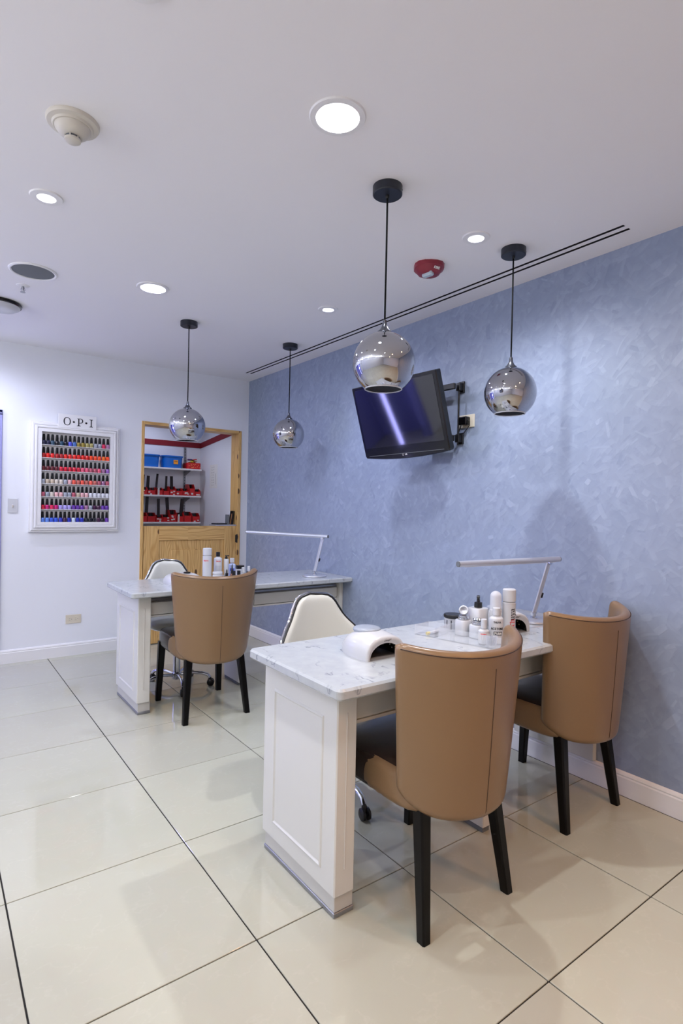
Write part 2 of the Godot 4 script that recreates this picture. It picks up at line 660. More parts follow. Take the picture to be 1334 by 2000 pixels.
# ---------------------------------------------------------------- the setting
func build_shell() -> void:
	# floor: polished tiles on a dark grout bed
	var fl := structure("floor")
	var s := begin()
	span(s, Vector3(-5.6, -0.08, -1.12), Vector3(0.12, -0.004, 8.6), 0.001)
	part("grout_bed", s, M.grout, fl)
	var meshes := []
	s = begin()
	rbox(s, Vector3(0, -0.006, 0), Vector3(0.5965, 0.012, 0.598), 0.0012)
	meshes.append(fin(s))
	rng.seed = 5
	for i in range(-7, 4):
		for j in range(-8, 10):
			var x0 := -1.8173 + i * 0.6
			var z0 := 3.1082 + j * 0.6016
			var x1 := minf(x0 + 0.6, 0.0)
			var z1 := minf(z0 + 0.6016, 8.5)
			if z0 < -1.8 or z0 > 8.4 or x0 > -0.02:
				continue
			var sc := Vector3((x1 - x0 - 0.0048) / 0.5965, 1, (z1 - z0 - 0.0042) / 0.598)
			var o := inst("tile", meshes[0], M.tiles[rng.randi() % 3], fl, Transform3D(Basis.from_scale(sc), Vector3((x0 + x1) / 2, rng.randf_range(-0.0004, 0.0), (z0 + z1) / 2)))
			o.set_meta("kind", "structure")

	# ceiling with holes for the lamps and a two-slot air outlet
	var ce := CSGBox3D.new()
	ce.name = "ceiling"
	ce.size = Vector3(5.72, 0.16, 9.72)
	ce.position = Vector3(-2.74, HC + 0.08, 3.74)
	ce.material = M.ceiling
	ce.set_meta("kind", "structure")
	add_child(ce)
	for d in downlights:
		if d.has("y"):
			continue
		var h := CSGCylinder3D.new()
		h.operation = CSGShape3D.OPERATION_SUBTRACTION
		h.radius = d.r
		h.height = 0.09
		h.sides = 40
		h.material = M.trim_white
		h.name = "lamp_recess"
		ce.add_child(h, true)
		h.position = Vector3(d.x, HC, d.z) - ce.position
	for x in [-0.152, -0.198]:
		var b := CSGBox3D.new()
		b.operation = CSGShape3D.OPERATION_SUBTRACTION
		b.size = Vector3(0.017, 0.11, 3.62)
		b.material = M.slot
		b.name = "slot_recess"
		ce.add_child(b, true)
		b.position = Vector3(x, HC, 2.13) - ce.position

	# blue plaster wall
	s = begin()
	span(s, Vector3(0, -0.05, -0.14), Vector3(0.14, HC + 0.1, 8.6), 0.001)
	part("wall_right", s, M.plaster, self).set_meta("kind", "structure")
	# white back wall with two openings: the stable door and the doorway to the unseen side room
	var wb := structure("wall_back")
	s = begin()
	for b in [[-2.19, -1.074, 0.0, HC], [-1.074, -0.078, 2.06, HC], [-0.078, 0.0, 0.0, HC], [-4.3, -2.19, 2.0, HC], [-5.6, -4.3, 0.0, HC]]:
		span(s, Vector3(b[0], b[2] - 0.01, -0.14), Vector3(b[1], b[3] + 0.05, 0.0), 0.0004)
	part("plaster", s, M.white_wall, wb)
	s = begin()
	span(s, Vector3(-5.72, -0.05, -0.14), Vector3(-5.6, HC + 0.1, 8.6), 0.001)
	part("wall_left", s, M.white_wall, self).set_meta("kind", "structure")
	s = begin()
	span(s, Vector3(-5.72, -0.05, 8.5), Vector3(0.12, HC + 0.1, 8.62), 0.001)
	part("wall_front", s, M.white_wall, self).set_meta("kind", "structure")

	# skirting boards with a moulded top edge
	var prof := PackedVector2Array([Vector2(0, 0), Vector2(0.016, 0), Vector2(0.016, 0.084), Vector2(0.013, 0.09), Vector2(0.0145, 0.096), Vector2(0.010, 0.106), Vector2(0.004, 0.11), Vector2(0, 0.11)])
	s = begin()
	prism(s, prof, 0, 8.5, Transform3D(Basis(Vector3(-1, 0, 0), Vector3.UP, Vector3(0, 0, -1)), Vector3(0, 0, 8.5)))
	part("baseboard_right", s, M.trim_white, self).set_meta("kind", "structure")
	s = begin()
	for seg in [[-2.16, -1.078], [-0.074, -0.017]]:
		var L: float = seg[1] - seg[0]
		prism(s, prof, 0, L, Transform3D(Basis(Vector3(0, 0, 1), Vector3.UP, Vector3(-1, 0, 0)), Vector3(seg[1], 0, 0)))
	part("baseboard_back", s, M.trim_white, self).set_meta("kind", "structure")

	# doorway casing and unseen side room past the left edge, shaped for the screen reflection
	s = begin()
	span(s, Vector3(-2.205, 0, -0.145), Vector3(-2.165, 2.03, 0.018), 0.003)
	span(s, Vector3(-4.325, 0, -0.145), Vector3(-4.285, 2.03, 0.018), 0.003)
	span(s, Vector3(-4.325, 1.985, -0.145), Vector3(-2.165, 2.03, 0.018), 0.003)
	part("trim_2", s, M.violet_lit, self).set_meta("kind", "structure")
	s = begin()
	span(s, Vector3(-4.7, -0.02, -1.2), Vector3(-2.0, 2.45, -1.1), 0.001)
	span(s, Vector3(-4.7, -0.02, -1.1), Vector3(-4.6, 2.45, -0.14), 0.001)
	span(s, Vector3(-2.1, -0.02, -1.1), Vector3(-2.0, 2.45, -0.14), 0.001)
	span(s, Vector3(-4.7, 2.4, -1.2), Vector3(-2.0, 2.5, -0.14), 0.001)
	part("wall_unseen_side_room", s, M.violet_lit, self).set_meta("kind", "structure")

	# store room behind the stable door
	s = begin()
	span(s, Vector3(-1.5, -0.02, -1.1), Vector3(0.0, 2.5, -1.0), 0.001)
	span(s, Vector3(-1.5, -0.02, -1.0), Vector3(-1.4, 2.5, -0.14), 0.001)
	span(s, Vector3(-0.1, -0.02, -1.0), Vector3(0.0, 2.5, -0.14), 0.001)
	span(s, Vector3(-1.5, 2.44, -1.1), Vector3(0.0, 2.54, -0.14), 0.001)
	part("wall_store_room", s, M.white_wall, self).set_meta("kind", "structure")
	s = begin()
	span(s, Vector3(-1.4, 1.955, -1.0), Vector3(-0.1, 2.015, -0.994), 0.001)
	var bp := PackedVector2Array([Vector2(0.994, 1.955), Vector2(0.14, 2.035), Vector2(0.14, 2.1), Vector2(0.994, 2.015)])
	prism(s, bp, 0, 0.006, Transform3D(Basis(Vector3(0, 0, -1), Vector3.UP, Vector3(1, 0, 0)), Vector3(-0.106, 0, 0)))
	part("trim_3", s, M.band, self).set_meta("kind", "structure")

func build_stable_door() -> void:
	var tr := structure("trim_1")   # pine lining of the doorway
	var s := begin()
	span(s, Vector3(-1.074, 0, -0.15), Vector3(-1.048, 2.06, 0.008), 0.002)
	part("jamb", s, M.pine, tr)
	s = begin()
	span(s, Vector3(-0.110, 0, -0.165), Vector3(-0.078, 2.06, 0.008), 0.002)
	part("jamb", s, M.pine, tr)
	s = begin()
	span(s, Vector3(-1.048, 2.032, -0.15), Vector3(-0.11, 2.06, 0.008), 0.002)
	part("head_jamb", s, M.pine_flat, tr)
	var d := structure("door_1")   # lower leaf of the stable door, shut
	d.position = Vector3(-0.58, 0, -0.022)
	for e in [[-0.462, -0.318, "stile"], [0.338, 0.469, "stile"]]:
		s = begin()
		span(s, Vector3(e[0], 0.008, -0.02), Vector3(e[1], 1.10, 0.02), 0.002)
		part(e[2], s, M.pine, d)
	s = begin()
	span(s, Vector3(-0.318, 0.965, -0.019), Vector3(0.338, 1.10, 0.0195), 0.002)
	part("rail", s, M.pine_flat, d)
	s = begin()
	span(s, Vector3(-0.318, 0.008, -0.019), Vector3(0.338, 0.2, 0.0195), 0.002)
	part("rail", s, M.pine_flat, d)
	for k in 5:
		s = begin()
		span(s, Vector3(-0.318 + k * 0.1312, 0.2, -0.012), Vector3(-0.318 + (k + 1) * 0.1312 - 0.0008, 0.965, 0.006), 0.0015)
		part("plank", s, M.pine_panel, d, Transform3D(Basis(), Vector3.ZERO))
	s = begin()
	prism(s, PackedVector2Array([Vector2(-0.2, 0.26), Vector2(0.22, 0.26), Vector2(0.22, 0.875), Vector2(-0.2, 0.875)]), 0.005, 0.015, Transform3D(), 0.006)
	part("raised_panel", s, M.pine_panel, d)
	s = begin()
	lathe(s, [Vector2(0, 0), Vector2(0.007, 0), Vector2(0.007, 0.085), Vector2(0, 0.085)], 12, Transform3D(Basis(), Vector3(0.471, 0.93, 0.026)))
	span(s, Vector3(0.455, 0.935, 0.0195), Vector3(0.476, 1.01, 0.022), 0.0005)
	part("hinge", s, M.black, d)

# ---------------------------------------------------------------- lamps in the ceiling
var downlights := [
	{"x": -1.589, "z": 1.887, "r": 0.068, "big": true, "e": 1.6, "n": "large round recessed ceiling light nearest the far pendant lamps"},
	{"x": -1.587, "z": 3.72, "r": 0.068, "big": true, "e": 1.4, "n": "largest glowing round ceiling light, in front of the nearest pendant canopy"},
	{"x": -2.254, "z": 2.587, "r": 0.034, "big": false, "e": 1.0, "n": "small recessed spotlight between the smoke detector and the ceiling speaker"},
	{"x": -2.24, "z": 3.81, "r": 0.034, "big": false, "e": 1.0, "n": "recessed spotlight cut off by the top edge of the picture"},
	{"x": -0.611, "z": 3.464, "r": 0.034, "big": false, "e": 1.8, "n": "small recessed spotlight beside the red fire alarm"},
	{"x": -0.595, "z": 2.251, "r": 0.034, "big": false, "e": 1.3, "n": "small recessed spotlight between the far pendant and the nearest pendant cord"},
	{"x": -2.31, "z": 0.52, "r": 0.034, "big": false, "e": 0.9, "n": "recessed spotlight by the white wall at the left picture edge"},
	{"x": -0.6, "z": 4.68, "r": 0.034, "big": false, "e": 0.4, "n": "", "warm": true},  # out of view; the warm lamps are placed to warm the right foreground
	{"x": -0.6, "z": 5.9, "r": 0.034, "big": false, "e": 1.8, "n": "", "warm": true},
	{"x": -1.587, "z": 5.55, "r": 0.068, "big": true, "e": 0.9, "n": "", "warm": true},
	{"x": -2.25, "z": 4.9, "r": 0.034, "big": false, "e": 1.0, "n": ""},
	{"x": -2.25, "z": 6.1, "r": 0.034, "big": false, "e": 1.0, "n": "", "warm": true},
	{"x": -3.6, "z": 1.9, "r": 0.068, "big": true, "e": 0.85, "n": ""},  # unseen row left of the camera, placed to brighten the room
	{"x": -3.6, "z": 3.72, "r": 0.068, "big": true, "e": 0.85, "n": ""},
	{"x": -3.6, "z": 5.55, "r": 0.068, "big": true, "e": 0.85, "n": ""},
	{"x": -2.6, "z": 7.4, "r": 0.068, "big": true, "e": 1.0, "n": "", "warm": true},
	{"x": -0.6, "z": 7.1, "r": 0.034, "big": false, "e": 1.2, "n": "", "warm": true},
	{"x": -0.75, "z": -0.55, "y": 2.44, "r": 0.034, "big": false, "e": 0.4, "n": "unseen spotlight in the store room ceiling, placed to light its shelves and side wall"},  # out of view, placed to brighten the store room
	{"x": -3.3, "z": 0.55, "r": 0.068, "big": true, "e": 2.0, "n": ""},  # added left of view, lifts the far wall and ceiling
	{"x": -4.8, "z": 1.2, "r": 0.068, "big": true, "e": 1.0, "n": ""},  # this row added far left for more bounce on the ceiling
	{"x": -4.8, "z": 3.0, "r": 0.068, "big": true, "e": 1.0, "n": ""},
	{"x": -4.8, "z": 5.0, "r": 0.068, "big": true, "e": 1.0, "n": ""},
]

func build_downlights() -> void:
	var hidden := 0
	for d in downlights:
		var label: String = d.n
		if label == "":
			hidden += 1
			label = "unseen recessed ceiling light behind or left of the camera, placed to brighten the room"
		var t := thing("ceiling_light", label, "ceiling light", Vector3(d.x, d.get("y", HC), d.z), 0.0, "recessed ceiling lights")
		var r: float = d.r
		var s := begin()
		var o: float = r + (0.024 if d.big else 0.03)
		lathe(s, [Vector2(r - 0.001, 0.04), Vector2(r - 0.003, -0.002), Vector2(r + 0.002, -0.006), Vector2(o - 0.003, -0.005), Vector2(o, 0.0)].map(func(p): return p), 44)
		part("trim_ring", s, M.trim_white, t)
		s = begin()
		var e: float = r * (0.97 if d.big else 0.93)
		var y := 0.022 if d.big else (-0.02 if d.has("y") else 0.024)
		lathe(s, [Vector2(0, y), Vector2(e * 0.7, y + 0.001), Vector2(e, y + 0.004), Vector2(e, y + 0.012), Vector2(0, y + 0.012)], 40)
		var col := warm if d.has("warm") else (cool_far if d.z < 2.4 else cool)
		part("diffuser", s, glow(Color(0.93, 0.96, 1.0) if not d.has("warm") else Color(1, 0.9, 0.78), glow_e), t)
		var L := SpotLight3D.new()
		L.name = "lamp"
		L.light_color = col
		L.light_energy = (big_e if d.big else small_e) * d.e
		L.spot_angle = 88.0 if d.big else 74.0
		L.spot_angle_attenuation = 0.15 if d.big else 0.8
		L.spot_range = 12.0
		L.spot_attenuation = 2.0
		L.light_size = e * (0.5 if d.big else 0.7)
		L.shadow_enabled = true
		t.add_child(L)
		L.rotation = Vector3(-PI / 2, 0, 0)
		L.position = Vector3(0, 0.006 if d.big else y - 0.01, 0)

func build_added_uplights() -> void:   # added bar lamps left of view, brighten the ceiling and upper walls
	for z in [1.3, 3.4, 5.5]:
		var t := thing("added_bar_uplight", "added white fill bar lamp shining at the ceiling, out of view on the left", "pendant lamp", Vector3(-4.3, 2.05, z), 0.0, "added bar uplights")
		var s := begin()
		rbox(s, Vector3.ZERO, Vector3(0.09, 0.05, 1.2), 0.006)
		part("housing", s, M.trim_white, t)
		s = begin()
		rbox(s, Vector3(0, 0.0265, 0), Vector3(0.07, 0.006, 1.16), 0.002)
		part("diffuser", s, glow(Color(0.93, 0.95, 1.0), 4.0), t)
		for k in [-1, 1]:
			s = begin()
			tube(s, [Vector3(0, 0.02, k * 0.5), Vector3(0, HC - 2.05, k * 0.5)], 0.002, 6)
			part("wire", s, M.alu, t)
		var L := AreaLight3D.new()
		L.name = "lamp"
		L.area_size = Vector2(0.07, 1.16)
		L.light_color = Color(0.97, 0.975, 1.0)
		L.light_energy = added_up_e
		L.area_range = 12.0
		L.area_attenuation = 2.0
		L.shadow_enabled = true
		t.add_child(L)
		L.basis = Basis(Vector3(1, 0, 0), Vector3(0, 0, -1), Vector3(0, 1, 0)).rotated(Vector3.RIGHT, PI)
		L.position = Vector3(0, 0.034, 0)

func build_pendants() -> void:
	var t := thing("pendant_lamp", "mirrored globe pendant hanging nearest, in front of the television", "pendant lamp", Vector3(-1.2, HC, 3.52), 0.0, "mirrored globe pendants")
	var s := begin()
	lathe(s, [Vector2(0, -0.034), Vector2(0.054, -0.034), Vector2(0.058, -0.031), Vector2(0.058, 0.0), Vector2(0, 0)], 40)
	part("canopy", s, M.navy, t)
	s = begin()
	lathe(s, [Vector2(0, -0.046), Vector2(0.007, -0.046), Vector2(0.008, -0.034)], 14)
	part("cord_grip", s, M.black, t)
	s = begin()
	tube(s, [Vector3(0, -0.04, 0), Vector3(0.0008, -0.25, 0), Vector3(0, -0.56, 0)], 0.0036, 8)
	var cord := part("cord", s, M.cord, t)
	# globe group is moved as one along y, for each lamp's own cord length
	var R := 0.1225
	s = begin()
	var pr := []
	var a0 := -asin(0.098 / R)   # opening radius 7.3 cm
	for i in 29:
		var a := lerpf(-0.936, 1.36, i / 28.0)
		pr.append(Vector2(R * cos(a), R * sin(a)))
	var pin := []
	for p in pr:
		pin.append(p * 0.975)
	pin.reverse()
	lathe(s, pr, 72, Transform3D(Basis(), Vector3(0, -0.69, 0)))
	var globe := part("globe", s, M.mirror_glass, t)
	s = begin()
	lathe(s, pin, 64, Transform3D(Basis(), Vector3(0, -0.69, 0)))
	part("pale_liner", s, M.globe_inside, globe)  # added pale liner, grey light in the opening put into its colour
	s = begin()
	var rim := []
	for k in 48:
		rim.append(Vector3(cos(TAU * k / 48) * R * cos(-0.936) * 0.99, -0.69 + R * sin(-0.936) - 0.0015, sin(TAU * k / 48) * R * cos(-0.936) * 0.99))
	tube(s, rim, 0.0028, 8, true)
	part("rim", s, M.rim_glass, globe)
	s = begin()
	lathe(s, [Vector2(0.0, -0.572), Vector2(0.03, -0.5735), Vector2(0.0285, -0.566), Vector2(0.018, -0.556), Vector2(0.010, -0.542), Vector2(0.0085, -0.53), Vector2(0.0085, -0.522), Vector2(0.005, -0.518), Vector2(0, -0.518)], 28)
	part("cap", s, M.dark_metal, t)
	s = begin()
	lathe(s, [Vector2(0, -0.64), Vector2(0.016, -0.64), Vector2(0.018, -0.62), Vector2(0.018, -0.575), Vector2(0, -0.575)], 20)
	part("socket", s, M.black, t)
	s = begin()
	lathe(s, [Vector2(0, 0), Vector2(0.003, 0), Vector2(0.0035, 0.002), Vector2(0, 0.0035)], 10, Transform3D(Basis(Vector3(0, 0, -1), -PI / 2), Vector3(0.041, -0.016, 0.041)))
	part("screw", s, M.chrome, t)
	var spec := [["mirrored globe pendant on the right, in front of bare blue wall", -0.381, 3.5, 0.0], ["mirrored globe pendant hanging before the stable door", -1.192, 1.426, -0.03], ["mirrored globe pendant nearest the corner, against the blue wall", -0.370, 1.416, -0.012]]
	for q in spec:
		var c := copy_of(t, q[0], Vector3(q[1], HC, q[2]))
		for n in c.get_children():
			var nm := String(n.name)
			if nm == "globe" or nm == "cap" or nm == "socket":
				n.position.y += q[3]
			elif nm == "cord":
				n.scale.y = (0.56 - q[3]) / 0.56
	tag(t, "mirrored globe pendant hanging nearest, in front of the television", "pendant lamp", "mirrored globe pendants")

func build_ceiling_things() -> void:
	var t := thing("smoke_detector", "off-white stepped smoke detector on the ceiling at upper left", "smoke detector", Vector3(-2.262, HC, 3.155))
	var s := begin()
	lathe(s, [Vector2(0, -0.02), Vector2(0.06, -0.02), Vector2(0.064, -0.014), Vector2(0.078, -0.011), Vector2(0.082, -0.004), Vector2(0.082, 0), Vector2(0, 0)], 48)
	part("base", s, M.beige, t)
	s = begin()
	lathe(s, [Vector2(0, -0.048), Vector2(0.03, -0.048), Vector2(0.045, -0.038), Vector2(0.0545, -0.025), Vector2(0.0555, -0.02), Vector2(0, -0.02)], 48)
	part("housing", s, M.beige, t)
	s = begin()
	lathe(s, [Vector2(0, -0.056), Vector2(0.022, -0.056), Vector2(0.022, -0.048), Vector2(0, -0.048)], 32)
	part("sensor_gap", s, M.grille, t)
	s = begin()
	lathe(s, [Vector2(0, -0.066), Vector2(0.02, -0.0655), Vector2(0.025, -0.062), Vector2(0.026, -0.056), Vector2(0, -0.056)], 36)
	part("sensor_cap", s, M.beige, t)
	s = begin()
	for k in 6:
		var a := TAU * k / 6
		rbox(s, Vector3(0.0235, -0.0525, 0), Vector3(0.003, 0.009, 0.004), 0.0005, Transform3D(Basis(Vector3.UP, a), Vector3.ZERO))
	part("sensor_rib", s, M.beige, t)

	t = thing("ceiling_speaker", "flush round ceiling speaker with grey mesh grille", "speaker", Vector3(-2.183, HC, 1.697))
	s = begin()
	lathe(s, [Vector2(0.104, 0.0), Vector2(0.105, -0.006), Vector2(0.112, -0.008), Vector2(0.119, -0.004), Vector2(0.12, 0)], 56)
	part("bezel", s, M.trim_white, t)
	s = begin()
	lathe(s, [Vector2(0, -0.006), Vector2(0.08, -0.0055), Vector2(0.1045, -0.003), Vector2(0.1045, 0.0), Vector2(0, 0.0)], 56)
	part("grille", s, M.grille, t)

	t = thing("fire_sprinkler", "tiny metal fire sprinkler on the ceiling beside the speaker", "sprinkler", Vector3(-2.2, HC, 1.425))
	s = begin()
	lathe(s, [Vector2(0, -0.006), Vector2(0.02, -0.006), Vector2(0.034, -0.002), Vector2(0.035, 0), Vector2(0, 0)], 28)
	part("escutcheon", s, M.trim_white, t)
	s = begin()
	lathe(s, [Vector2(0, -0.03), Vector2(0.004, -0.03), Vector2(0.006, -0.022), Vector2(0.0075, -0.006), Vector2(0, -0.006)], 16)
	for k in [-1, 1]:
		tube(s, [Vector3(k * 0.006, -0.012, 0), Vector3(k * 0.011, -0.024, 0), Vector3(k * 0.003, -0.038, 0)], 0.0016, 6)
	part("frame", s, M.alu, t)
	s = begin()
	lathe(s, [Vector2(0, -0.0405), Vector2(0.014, -0.04), Vector2(0.014, -0.0385), Vector2(0, -0.038)], 24)
	part("deflector", s, M.alu, t)

	t = thing("access_point", "white disc with a black rim mounted on the ceiling at the left edge", "access point", Vector3(-2.285, HC, 1.0))
	s = begin()
	lathe(s, [Vector2(0, -0.022), Vector2(0.122, -0.022), Vector2(0.13, -0.018), Vector2(0.132, -0.008), Vector2(0.126, 0.0), Vector2(0, 0)], 56)
	part("rim", s, M.gloss_black, t)
	s = begin()
	lathe(s, [Vector2(0, -0.05), Vector2(0.06, -0.048), Vector2(0.1, -0.04), Vector2(0.12, -0.028), Vector2(0.122, -0.022), Vector2(0, -0.022)], 56)
	part("cover", s, M.plastic, t)

	t = thing("fire_alarm", "red ceiling fire alarm strobe with clear flash lens", "fire alarm", Vector3(-0.562, HC, 3.113), deg_to_rad(-36))
	s = begin()
	lathe(s, [Vector2(0, -0.05), Vector2(0.042, -0.05), Vector2(0.056, -0.042), Vector2(0.068, -0.024), Vector2(0.076, -0.02), Vector2(0.077, 0.0), Vector2(0, 0)], 16, Transform3D(), 0.7)
	part("housing", s, M.red_fire, t)
	s = begin()
	prism(s, rrect(0.03, 0.062, 0.008), -0.012, 0.014, Transform3D(Basis(Vector3(1, 0, 0), Vector3(0, 0, 1), Vector3(0, -1, 0)).rotated(Vector3.UP, 0.75), Vector3(-0.008, -0.05, 0.02)), 0.005)
	part("flash_lens", s, mat(c8(190, 206, 214), 0.12, 0.2), t)
	lettering("lettering", "FIRE", 0.0125, M.label_white, t, Transform3D(Basis(Vector3(1, 0, 0), Vector3(0, 0.83, 0.557), Vector3(0, -0.557, 0.83)).rotated(Vector3.UP, 0.5), Vector3(sin(0.5) * 0.0665, -0.0335, cos(0.5) * 0.0665)), false, 0.003, true)

# ---------------------------------------------------------------- desks
func build_desk(label: String, zf: float, mid_front: float) -> void:
	var P := Vector3(-0.83, 0, zf - 0.29)
	var t := thing("manicure_desk", label, "desk", P, 0.0, "marble-topped manicure desks")
	var s := begin()
	var sp := func(st: SurfaceTool, a: Vector3, b: Vector3, r: float): span(st, a + Vector3(0.83, 0, 0), b + Vector3(0.83, 0, 0), r)
	var top := PackedVector2Array()
	for e in [[-0.825 + 0.022, 0.29 - 0.022, 0.5 * PI, 0.022], [-0.825 + 0.022, -0.295 + 0.022, PI, 0.022]]:
		for k in 7:
			var a: float = e[2] + PI * 0.5 * k / 6.0
			top.append(Vector2(e[0] + e[3] * cos(a), -(e[1]) * 1.0 if false else e[1] + e[3] * sin(a)))
	top.append(Vector2(0.827, -0.295))
	top.append(Vector2(0.827, 0.29))
	prism(s, top, -0.777, -0.741, Transform3D(Basis(Vector3(1, 0, 0), Vector3(0, 0, 1), Vector3(0, -1, 0)), Vector3.ZERO), 0.007)
	part("tabletop", s, M.marble, t)
	s = begin()
	sp.call(s, Vector3(-1.585, 0.072, -0.285), Vector3(-1.505, 0.741, 0.19), 0.004)
	var ep := part("end_panel", s, M.paint, t)
	s = begin()
	ringsweep(s, 0.316, 0.496, [Vector2(-0.004, -0.001), Vector2(0.0, 0.0035), Vector2(0.004, 0.0045), Vector2(0.008, 0.001), Vector2(0.012, -0.001)])
	part("panel_moulding", s, M.paint, ep, Transform3D(Basis(Vector3(0, 0, 1), Vector3.UP, Vector3(-1, 0, 0)), Vector3(-0.7555, 0.385, -0.046)))
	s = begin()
	sp.call(s, Vector3(-1.5485, 0.155, 0.189), Vector3(-1.5425, 0.66, 0.1925), 0.0015)  # raised strip standing in for a groove, groove shade in its colour
	part("groove_shade_strip", s, M.paint_shadow, ep)
	s = begin()
	sp.call(s, Vector3(-1.575, 0.016, -0.278), Vector3(-1.5, 0.073, 0.178), 0.002)
	part("plinth", s, M.kick, t)
	s = begin()
	sp.call(s, Vector3(-1.578, 0.0, -0.281), Vector3(-1.498, 0.017, 0.182), 0.002)
	part("plinth_strip", s, M.alu, t)
	# middle support
	s = begin()
	sp.call(s, Vector3(-0.802, 0.02, -0.25), Vector3(-0.757, 0.6, mid_front), 0.003)
	part("middle_panel", s, M.paint, t)
	s = begin()
	sp.call(s, Vector3(-0.799, 0.0, -0.248), Vector3(-0.759, 0.021, mid_front - 0.004), 0.001)
	part("middle_plinth", s, M.grille, t)
	s = begin()
	sp.call(s, Vector3(-0.034, 0.113, -0.28), Vector3(-0.003, 0.741, 0.175), 0.003)
	part("wall_panel", s, M.paint, t)
	# apron and drawers
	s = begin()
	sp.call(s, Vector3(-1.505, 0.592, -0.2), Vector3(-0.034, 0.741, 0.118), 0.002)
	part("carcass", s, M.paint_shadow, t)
	s = begin()
	sp.call(s, Vector3(-1.505, 0.592, 0.118), Vector3(-0.034, 0.603, 0.14), 0.001)
	sp.call(s, Vector3(-0.806, 0.603, 0.118), Vector3(-0.766, 0.741, 0.141), 0.001)
	part("apron_rail", s, M.paint, t)
	for e in [[-1.501, -0.809], [-0.763, -0.037]]:
		s = begin()
		sp.call(s, Vector3(e[0], 0.607, 0.116), Vector3(e[1], 0.686, 0.142), 0.003)
		var dr := part("drawer", s, M.paint, t)
		s = begin()
		sp.call(s, Vector3(e[0], 0.692, 0.117), Vector3(e[1], 0.712, 0.136), 0.004)
		sp.call(s, Vector3(e[0], 0.714, 0.117), Vector3(e[1], 0.736, 0.126), 0.001)
		part("handle_channel", s, M.alu, dr)

# ---------------------------------------------------------------- seating
func superell(s: SurfaceTool, c: Vector3, h: Vector3, e1: float, e2: float, xf := Transform3D(), nu := 28, nv := 16) -> void:
	var pw := func(x: float, e: float) -> float: return signf(x) * pow(absf(x), e)
	sheet(s, func(th, ph): return xf * (c + Vector3(h.x * pw.call(cos(ph), e1) * pw.call(cos(th), e2), h.y * pw.call(sin(ph), e1), -h.z * pw.call(cos(ph), e1) * pw.call(sin(th), e2))), lin(nu, 0, TAU), lin(nv, -PI / 2, PI / 2))

func chair_back(u: float, v: float, off: float) -> Vector3:
	var V := (v + 1.0) * 0.5
	var th := 1.08
	var hw := lerpf(0.222, 0.273, V)
	var d := lerpf(0.165, 0.165, V)
	var zc := lerpf(0.305, 0.34, pow(V, 0.8))
	var au := absf(u)
	var yb := 0.352 + 0.012 * au * au + 0.075 * pow(au, 5.0)
	var yt := 0.886 + 0.027 * au * au - 0.014 * pow(clampf((au - 0.9) / 0.1, 0, 1), 2.0)
	var y := lerpf(yb, yt, V)
	var p := Vector3(hw * sin(u * th) / sin(th), y, zc - d * (1.0 - cos(u * th)) / (1.0 - cos(th)))
	var eu := sqrt(maxf(0.0, 1.0 - pow(clampf((au - 0.9) / 0.1, 0, 1), 2.0)))
	var ev := sqrt(maxf(0.0, 1.0 - pow(clampf((absf(v) - 0.91) / 0.09, 0, 1), 2.0)))
	var n := Vector3(sin(u * th), 0.0, cos(u * th))
	return p + n * (0.0235 * eu * ev + (0.006 if ev * eu > 0.99 else 0.0) * 0.0) * off + n * 0.0

func build_chairs() -> void:
	var t := thing("salon_chair", "tan leather barrel-back chair in front, pulled up to the near desk by its end panel", "chair", Vector3(-1.207, 0, 3.755), 0.0, "tan leather client chairs")
	var s := begin()
	var us := edgy(26, 0.13)
	sheet(s, func(u, v): return chair_back(u, v, 1.0), us, us)
	sheet(s, func(u, v): return chair_back(u, v, -1.0), us, us, 1, true)
	var bk := part("backrest", s, M.tan, t)
	s = begin()
	var pts := []
	for k in 41:
		var u := lerpf(-0.93, 0.93, k / 40.0)
		pts.append(chair_back(u, 0.945, 1.04))
	tube(s, pts, 0.0017, 6)
	part("top_seam", s, M.seam, bk)
	s = begin()
	pts = []
	for k in 25:
		pts.append(chair_back(-0.06, lerpf(-0.97, 0.8, k / 24.0), 1.02))
	tube(s, pts, 0.0012, 6)
	part("back_seam", s, M.seam, bk)
	s = begin()
	superell(s, Vector3(0, 0.425, -0.03), Vector3(0.222, 0.07, 0.262), 0.38, 0.3, Transform3D(), 48, 20)
	part("seat", s, M.espresso, t)
	for k in [-1, 1]:
		s = begin()
		# tan leather carried forward from the back over the rear of the seat's side
		sheet(s, func(q, a):
			var z: float = 0.135 + 0.16 * q * cos(a)
			var y: float = clampf(0.41 + 0.125 * q * sin(a), 0.366, 0.484)
			var yn: float = pow(absf(y - 0.425) / 0.07, 2.0 / 0.38)
			var zn: float = pow(clampf(absf(z + 0.03) / 0.262, 0, 1), 2.0 / 0.3)
			var x: float = 0.222 * pow(maxf(0.0001, pow(maxf(0.0, 1.0 - yn), 0.38 / 0.3) - zn), 0.15)
			return Vector3(k * (x + 0.0035 * sqrt(maxf(0.0, 1.0 - q * q))), y, z), lin(10), lin(40, 0, TAU), 1, k > 0)
		part("seat_side", s, M.tan, t)
	for k in [-1, 1]:
		s = begin()
		taper(s, Vector3(k * 0.2, 0, 0.253), Vector3(k * 0.165, 0.41, 0.195), Vector2(0.032, 0.034), Vector2(0.046, 0.05))
		part("leg", s, M.black_wood, t)
		s = begin()
		taper(s, Vector3(k * 0.212, 0, -0.25), Vector3(k * 0.2, 0.40, -0.225), Vector2(0.034, 0.034), Vector2(0.046, 0.046))
		part("leg", s, M.black_wood, t)
	copy_of(t, "tan leather barrel-back chair on the right, standing close to the blue wall", Vector3(-0.315, 0, 3.672))
	copy_of(t, "tan leather barrel-back chair pulled up to the far desk", Vector3(-1.18, 0, 1.745), deg_to_rad(-2))

